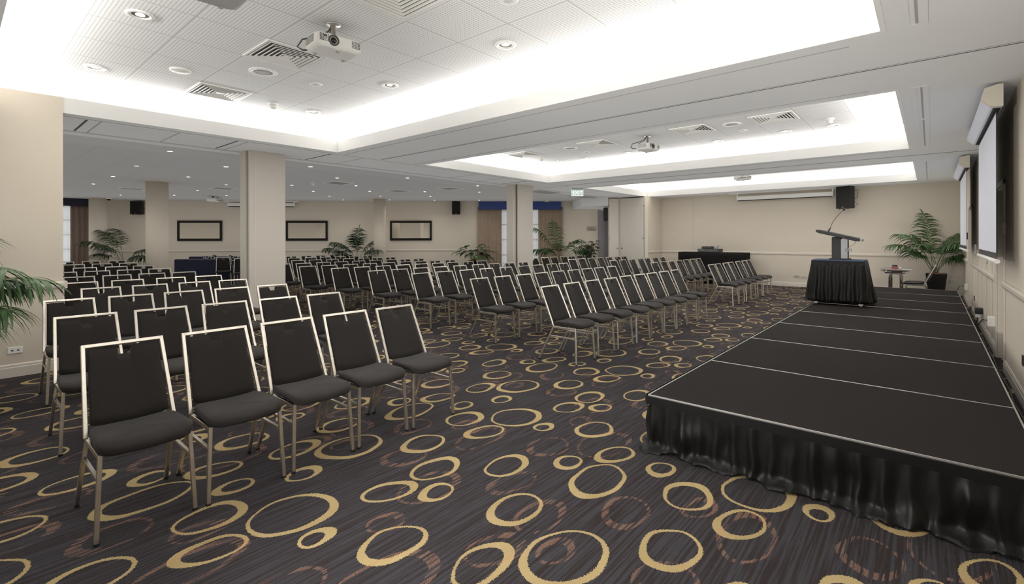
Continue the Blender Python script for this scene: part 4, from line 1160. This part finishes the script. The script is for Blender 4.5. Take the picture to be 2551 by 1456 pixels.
# broad leaved lily
t = thing('broad_leaved_plant', 'broad leaved green plant in a dark pot before the left brown curtain', 'plant', (-13.9,13.78,0))
planter(t, .70, .13, .19, True); rn = random.Random(8)
MB().lathe([(.19,.66),(.20,.70),(.17,.705)], 28).build('rim', M['terracotta'], t)
for k in range(30):
    az = 2*PI*k/30*2.4 + rn.uniform(-.2,.2); lean = rn.uniform(.15,1.0); L = rn.uniform(.40,.72)
    d = Vector((math.cos(az)*math.sin(lean), math.sin(az)*math.sin(lean), math.cos(lean)))
    pts = [Vector((math.cos(az)*.04, math.sin(az)*.04, .68))]
    for q in range(6): pts.append(pts[-1]+d*(L/6)); d = (d+Vector((math.cos(az)*.05, math.sin(az)*.05, -.07))).normalized()
    s = MB(); s.tube(pts, .007, 6, 0, True, .6)
    d2_ = (d + Vector((math.cos(az)*.5, math.sin(az)*.5, -.1))).normalized()
    blade(s, pts[-1], d2_, (0,0,1), rn.uniform(.34,.50), rn.uniform(.17,.25), rn.uniform(.6,1.3), 8, 1)
    s.build('leaf', [M['stem'], M['leaf_bright'] if k % 3 == 0 else M['leaf_dark']], t)

# ---------------------------------------------------------------- end of the hall
# cloth covered high table with equipment
t = thing('cloth_covered_table', 'high table under a black floor length cloth against the end wall', 'table', (-5.79,17.50,0))
MB().box(-1.11,1.11,-.29,.30,1.055,1.085).build('table_top', M['blackcloth'], t, bevel=.006)
q = drape([(-1.12,.31),(-1.12,-.30),(1.12,-.30),(1.12,.31)], 1.087, .02, .004, .018, .24, M['blackcloth'], 'cloth', t, 15, rowsn=8, step=.02, wob=.3)
q = MB()
for x in (-1.0,1.0):
    for y in (-.22,.22): q.tube([(x,y,0),(x,y,1.06)], .02, 8)
q.build('leg', M['alu'], t)
t = thing('amplifier', 'wide black amplifier lying on the cloth covered table', 'amplifier', (-5.87,17.45,1.089))
MB().box(-.37,.37,-.19,.19,.012,.11).build('case', M['black'], t, bevel=.004)
q = MB(); q.box(-.36,.36,-.196,-.19,.02,.105); q.build('front_panel', M['darkgrey'], t)
q = MB()
for x in (-.25,-.18,.1,.2,.28): q.lathe([(.016,0),(.016,-.014),(0,-.015)], 12, (x,-.196,.065), axis='y')
q.build('knob', M['alu'], t)
q = MB()
for x in (-.3,.3):
    for y in (-.14,.14): q.lathe([(.016,0),(.016,.013)], 10, (x,y,0))
q.build('foot', M['seal'], t)
t = thing('mixer_box', 'smaller black box stacked on the amplifier', 'amplifier', (-5.95,17.45,1.20))
MB().box(-.16,.16,-.15,.15,0,.09).build('case', M['black'], t, bevel=.004)
q = MB()
for k in range(5): q.box(-.13+k*.055,-.10+k*.055,-.152,-.149,.03,.06)
q.build('button', M['darkgrey'], t)
t = thing('cable_coil', 'bunch of pale plugs and cables beside the stacked black boxes', 'cable', (-5.65,17.42,1.215))
q = MB(); rn = random.Random(2)
for k in range(5):
    a = rn.uniform(0,6); q.tube([(.05*math.cos(a+u*.9)*(1+.3*k/5), .05*math.sin(a+u*.9), .012+.02*k+.02*math.sin(u*1.3)) for u in range(9)], .007, 6)
q.tube([(.03,0,.05),(.10,-.02,.11),(.17,-.03,.06),(.18,-.05,.0)], .006, 6); q.build('cord', M['grey_plastic'], t)
q = MB(); q.box(-.03,.03,-.03,.02,0.0,.09); q.build('plug', M['white_plastic'], t, bevel=.006)
# small folding table with things on it, chair
t = thing('folding_table', 'small grey folding table with chrome legs behind the stage', 'table', (-.68,15.7,0))
MB().box(-.28,.28,-.55,.55,.775,.80).build('table_top', M['laminate'], t, bevel=.006)
q = MB()
for x in (-.22,.22): q.box(x-.015,x+.015,-.48,.48,.74,.775)
q.build('underframe', M['grey_plastic'], t)
for y in (-.40,.40):
    q = MB(); q.tube([(-.11,y,.03),(-.11,y,.66),(-.09,y,.70),(.09,y,.70),(.11,y,.66),(.11,y,.03)], .022, 10); q.bar((-.2,y,.71),(.2,y,.71),.02,.03); q.bar((-.24,y,.02),(.24,y,.02),.03,.04)
    q.build('leg', M['chrome'], t)
t = thing('glass_bowl', 'small clear glass with a red base on the folding table', 'glass', (-.69,15.42,.801))
MB().lathe([(.0,.004),(.055,.004),(.06,.05),(.05,.10),(.047,.10),(.056,.05),(.05,.012),(0,.012)], 24).build('bowl', M['glass'], t)
MB().lathe([(.062,0),(.062,.022),(.0,.003)], 24).build('base', M['red'], t)
t = thing('white_cup', 'small white cup on the folding table beside the glass', 'cup', (-.585,15.44,.801))
MB().lathe([(.02,0),(.024,.055),(.021,.055),(.018,.004),(0,.004)], 16).build('body', M['paper'], t)
t = thing('paper_sheet', 'white paper lying on the folding table', 'paper', (-.47,15.45,.801)); MB().box(-.09,.11,-.10,.10,0,.004).build('sheet', M['paper'], t)
t = thing('chrome_chair', 'black vinyl chair with chrome frame behind the stage, facing the folding table', 'chair', (-.20,15.35,0), PI)
chair_meshes(t, notch=False, back_m='vinyl', frame_m='chrome', backthick=.028)
for ch in t.children:
    if ch.name.startswith('seat') and not ch.name.startswith('seat_rail'): ch.data.materials[0] = M['vinyl']

# ---------------------------------------------------------------- sofas and cushions
def sofa(label, a, b, h, yaw_flip):
    a, b = Vector(a), Vector(b); c_ = (a+b)/2; d_ = b-a; L = d_.length/2
    t = thing('sofa', label, 'sofa', (c_.x,c_.y,0), math.atan2(d_.y,d_.x), 'navy sofas')
    s = -1 if yaw_flip else 1
    MB().box(-L,L,-.10,.10,.12,h).build('backrest', M['navy'], t, bevel=.035)
    MB().box(-L,L,s*.10,s*.75,.12,.36).build('base', M['navy'], t, bevel=.02)
    for k in (-1,1): MB().box(k*L,k*(L-.14),s*.10,s*.75,.36,.62).build('armrest', M['navy'], t, bevel=.03)
    for k in (-1,1): MB().box(k*.005,k*(L-.15),s*.11,s*.76,.365,.50).build('seat_cushion', M['navy'], t, bevel=.03)
    q = MB()
    for x in (-L+.08,L-.08):
        for y in (0,s*.65): q.tube([(x,y,0),(x,y,.13)], .02, 8)
    q.build('leg', M['blackgloss'], t)
sofa('dark navy sofa back standing left of the black spare chair', (-19.75,5.15), (-18.35,6.38), .885, False)
sofa('dark navy sofa against the mirror wall carrying the patterned cushions', (-21.25,6.0), (-19.3,7.7), .915, True)
def m_geo():
    m = bpy.data.materials.new('black and white geometric print'); N, L = nodes_of(m); b = N['Principled BSDF']; b.inputs['Roughness'].default_value = .8
    tc = N.new('ShaderNodeTexCoord'); v = N.new('ShaderNodeTexVoronoi'); v.feature = 'DISTANCE_TO_EDGE'; v.inputs['Scale'].default_value = 9
    L.new(tc.outputs['Object'], v.inputs['Vector'])
    r = N.new('ShaderNodeValToRGB'); r.color_ramp.interpolation = 'CONSTANT'; r.color_ramp.elements[0].color = rgb(205,205,205); r.color_ramp.elements[1].color = rgb(30,30,34); r.color_ramp.elements[1].position = .05
    L.new(v.outputs[0], r.inputs[0]); L.new(r.outputs[0], b.inputs['Base Color']); return m
M['geo'] = m_geo()
for k, (x, y, z, tl_, lab) in enumerate(((-20.30,6.36,.86,.5,'black and white patterned cushion leaning left on the navy sofa'),(-19.95,6.50,.90,.75,'black and white patterned cushion in the middle on the navy sofa'),(-19.70,6.95,.88,.85,'black and white patterned cushion at the right on the navy sofa'))):
    s = MB(); rows = []
    for i in range(9):
        ph = -PI/2+PI*i/8
        rows.append([(.17*math.copysign(abs(math.cos(a))**.45, math.cos(a))*math.cos(ph)**.4 if math.cos(ph) > 1e-6 else 0, .05*math.sin(ph), .17*math.copysign(abs(math.sin(a))**.45, math.sin(a))*math.cos(ph)**.4 if math.cos(ph) > 1e-6 else 0) for a in [2*PI*j/28 for j in range(28)]])
    s.grid(rows, closed=True); o = s.build('cushion', M['geo']); o.location = (x+.10,y-.12,z-.10); o.rotation_euler = (0, tl_, math.radians(41)); tag(o, lab, 'cushion', 'patterned cushions')

# ---------------------------------------------------------------- small wall fittings
def plate(name, label, cat, loc, w_, h, nrm, m='white_plastic', dots=2, dark='darkgrey', group=None):
    nrm = Vector(nrm); t = thing(name, label, cat, loc, math.atan2(nrm.y, nrm.x)+PI/2, group)
    MB().box(-w_/2,w_/2,-.012,0,-h/2,h/2).build('cover_plate', M[m], t, bevel=.004)
    q = MB()
    for k in range(dots):
        x = (k-(dots-1)/2)*w_*.38; q.box(x-w_*.07,x+w_*.07,-.0135,-.011,-h*.14,h*.08)
    if dots: q.build('socket', M[dark], t)
    return t
plate('power_socket', 'white double power socket low on the left beige wall', 'socket', (-7.985,.51,.305), .125, .075, (1,0))
plate('power_socket', 'dark framed double socket low on the end wall, left one of the pair', 'socket', (-3.30,YE,.335), .16, .10, (0,-1), 'alu', 2, 'seal', 'metal sockets on the end wall')
plate('power_socket', 'metal socket low on the end wall nearest the lectern', 'socket', (-3.10,YE,.325), .14, .085, (0,-1), 'alu', 1, 'darkgrey', 'metal sockets on the end wall')
plate('power_socket', 'pale double socket low on the end wall right of the palm planter', 'socket', (.42,YE,.40), .17, .09, (0,-1), 'trimwood', 2)
plate('light_switch', 'cream wall plate on the end wall above the chairs', 'switch', (-7.38,YE,1.77), .09, .09, (0,-1), 'trimwood', 0)
plate('light_switch', 'small pinkish wall plate behind the palm stems', 'switch', (.06,YE,1.20), .09, .11, (0,-1), 'pink', 0)
plate('light_switch', 'pinkish double wall plate right of the palm stems', 'switch', (.33,YE,1.17), .14, .15, (0,-1), 'pink', 1)
plate('power_socket', 'black socket low on the near right wall at the picture edge', 'socket', (XR,6.62,.42), .07, .10, (-1,0), 'black', 0)
plate('power_socket', 'black socket low on the right wall between the two screens', 'socket', (XR,13.5,.36), .07, .10, (-1,0), 'black', 0)
t = thing('door_release', 'pale door release box on the near edge of the right wall doorway', 'switch', (XR-.002,8.06,1.68))
MB().box(-.032,0,-.035,.035,-.075,.075).build('case', M['trimwood'], t, bevel=.004); MB().box(-.035,-.031,-.008,.008,-.01,.01).build('button', M['red'], t)
t = thing('door_release', 'black door release box beside the far screen', 'switch', (XR-.002,15.75,1.62)); MB().box(-.03,0,-.04,.04,-.08,.08).build('case', M['black'], t, bevel=.004)
t = thing('thermostat', 'white wall control between the screens above the rail', 'switch', (XR,12.95,1.36)); MB().box(-.03,0,-.04,.04,-.09,.09).build('case', M['white_plastic'], t, bevel=.004)
t = thing('power_adaptor', 'white power adaptor block plugged into the right wall beside the doorway', 'adaptor', (XR,9.36,.43)); MB().box(-.075,0,-.07,.07,-.065,.065).build('case', M['white_plastic'], t, bevel=.006)
q = MB(); q.tube([(-.075,.0,.01),(-.12,.05,.01),(-.16,.15,-.08),(-.16,.2,-.3),(-.15,.35,-.42),(-.12,.9,-.424)], .007, 6); q.build('cable', M['black'], t)
t = thing('plug_box', 'black plug box on the right wall with a white tag', 'adaptor', (XR,11.4,.34)); MB().box(-.10,0,-.06,.06,-.05,.05).build('case', M['black'], t, bevel=.005)
MB().box(-.10,-.04,-.10,-.06,-.10,-.055).build('tag', M['paper'], t)
q = MB(); q.tube([(-.06,-.03,-.05),(-.08,-.1,-.2),(-.11,-.3,-.325),(-.12,-.7,-.33)], .007, 6); q.tube([(-.04,.02,-.05),(-.07,.1,-.18),(-.10,.3,-.325),(-.11,.5,-.33)], .007, 6); q.build('cable', M['black'], t)
t = thing('power_adaptor', 'white power block on the right wall near the far palm', 'adaptor', (XR,15.9,.40)); MB().box(-.06,0,-.07,.07,-.07,.07).build('case', M['white_plastic'], t, bevel=.006)
q = MB(); q.tube([(-.06,0,.02),(-.14,-.05,.02),(-.20,-.1,-.1),(-.17,-.25,-.3),(-.10,-.5,-.39)], .007, 6); q.build('cable', M['black'], t)
rn = random.Random(6)
q = MB(); pts = [(.535+.012*math.sin(k*1.3)+rn.uniform(-.006,.006), 4.2+k*.24, .012+.006*math.sin(k*2.1)) for k in range(34)]
q.tube(pts, .009, 6); tag(q.build('data_cable', M['cable_blue']), 'blue cable along the floor between stage and right wall', 'cable')
q = MB(); pts = [(.600+.008*math.sin(k*1.1+1)+rn.uniform(-.005,.005), 3.6+k*.30, .012) for k in range(38)]
q.tube(pts, .010, 6); tag(q.build('power_cable', M['black']), 'black cable along the floor at the foot of the right wall', 'cable')
# sign plate by the passage
sd = (P3-S2B).normalized(); sn = Vector((sd.y,-sd.x)); sc_ = S2B+sd*.24+sn*.012
t = thing('sign_plate', 'small silver sign plate on the wall above the cane palm', 'sign', (sc_.x,sc_.y,1.985), math.atan2(sd.y,sd.x))
MB().box(-.2,.2,-.012,0,-.085,.085).build('plate', M['alu'], t, bevel=.004)
q = MB()
for z, x0, x1 in ((.03,-.12,.06),(-.03,-.15,.13)):
    x = x0
    while x < x1: q.box(x,x+.014,-.0135,-.0115,z-.011,z+.011); x += .021
q.build('lettering', M['darkgrey'], t)
# uniform ambient fill light added to brighten the room (renderer's fast global illumination)
SC.cycles.use_fast_gi = True; SC.cycles.fast_gi_method = 'ADD'; SC.cycles.ao_bounces_render = 1
wd.light_settings.ao_factor = .36; wd.light_settings.distance = 1.7

# the photographer's flash, low beside the front row, pointing down the hall
fl_ = bpy.data.lights.new('flash_lamp', 'SPOT'); fl_.energy = 650; fl_.spot_size = math.radians(86); fl_.spot_blend = .7; fl_.shadow_soft_size = .12; fl_.color = (1,.97,.93)
fo = bpy.data.objects.new('flash_lamp', fl_); C.objects.link(fo); fo.location = (-2.5,-1.1,1.25)
fo.rotation_euler = (Vector((.1,8.5,1.7))-fo.location).to_track_quat('-Z','Y').to_euler()
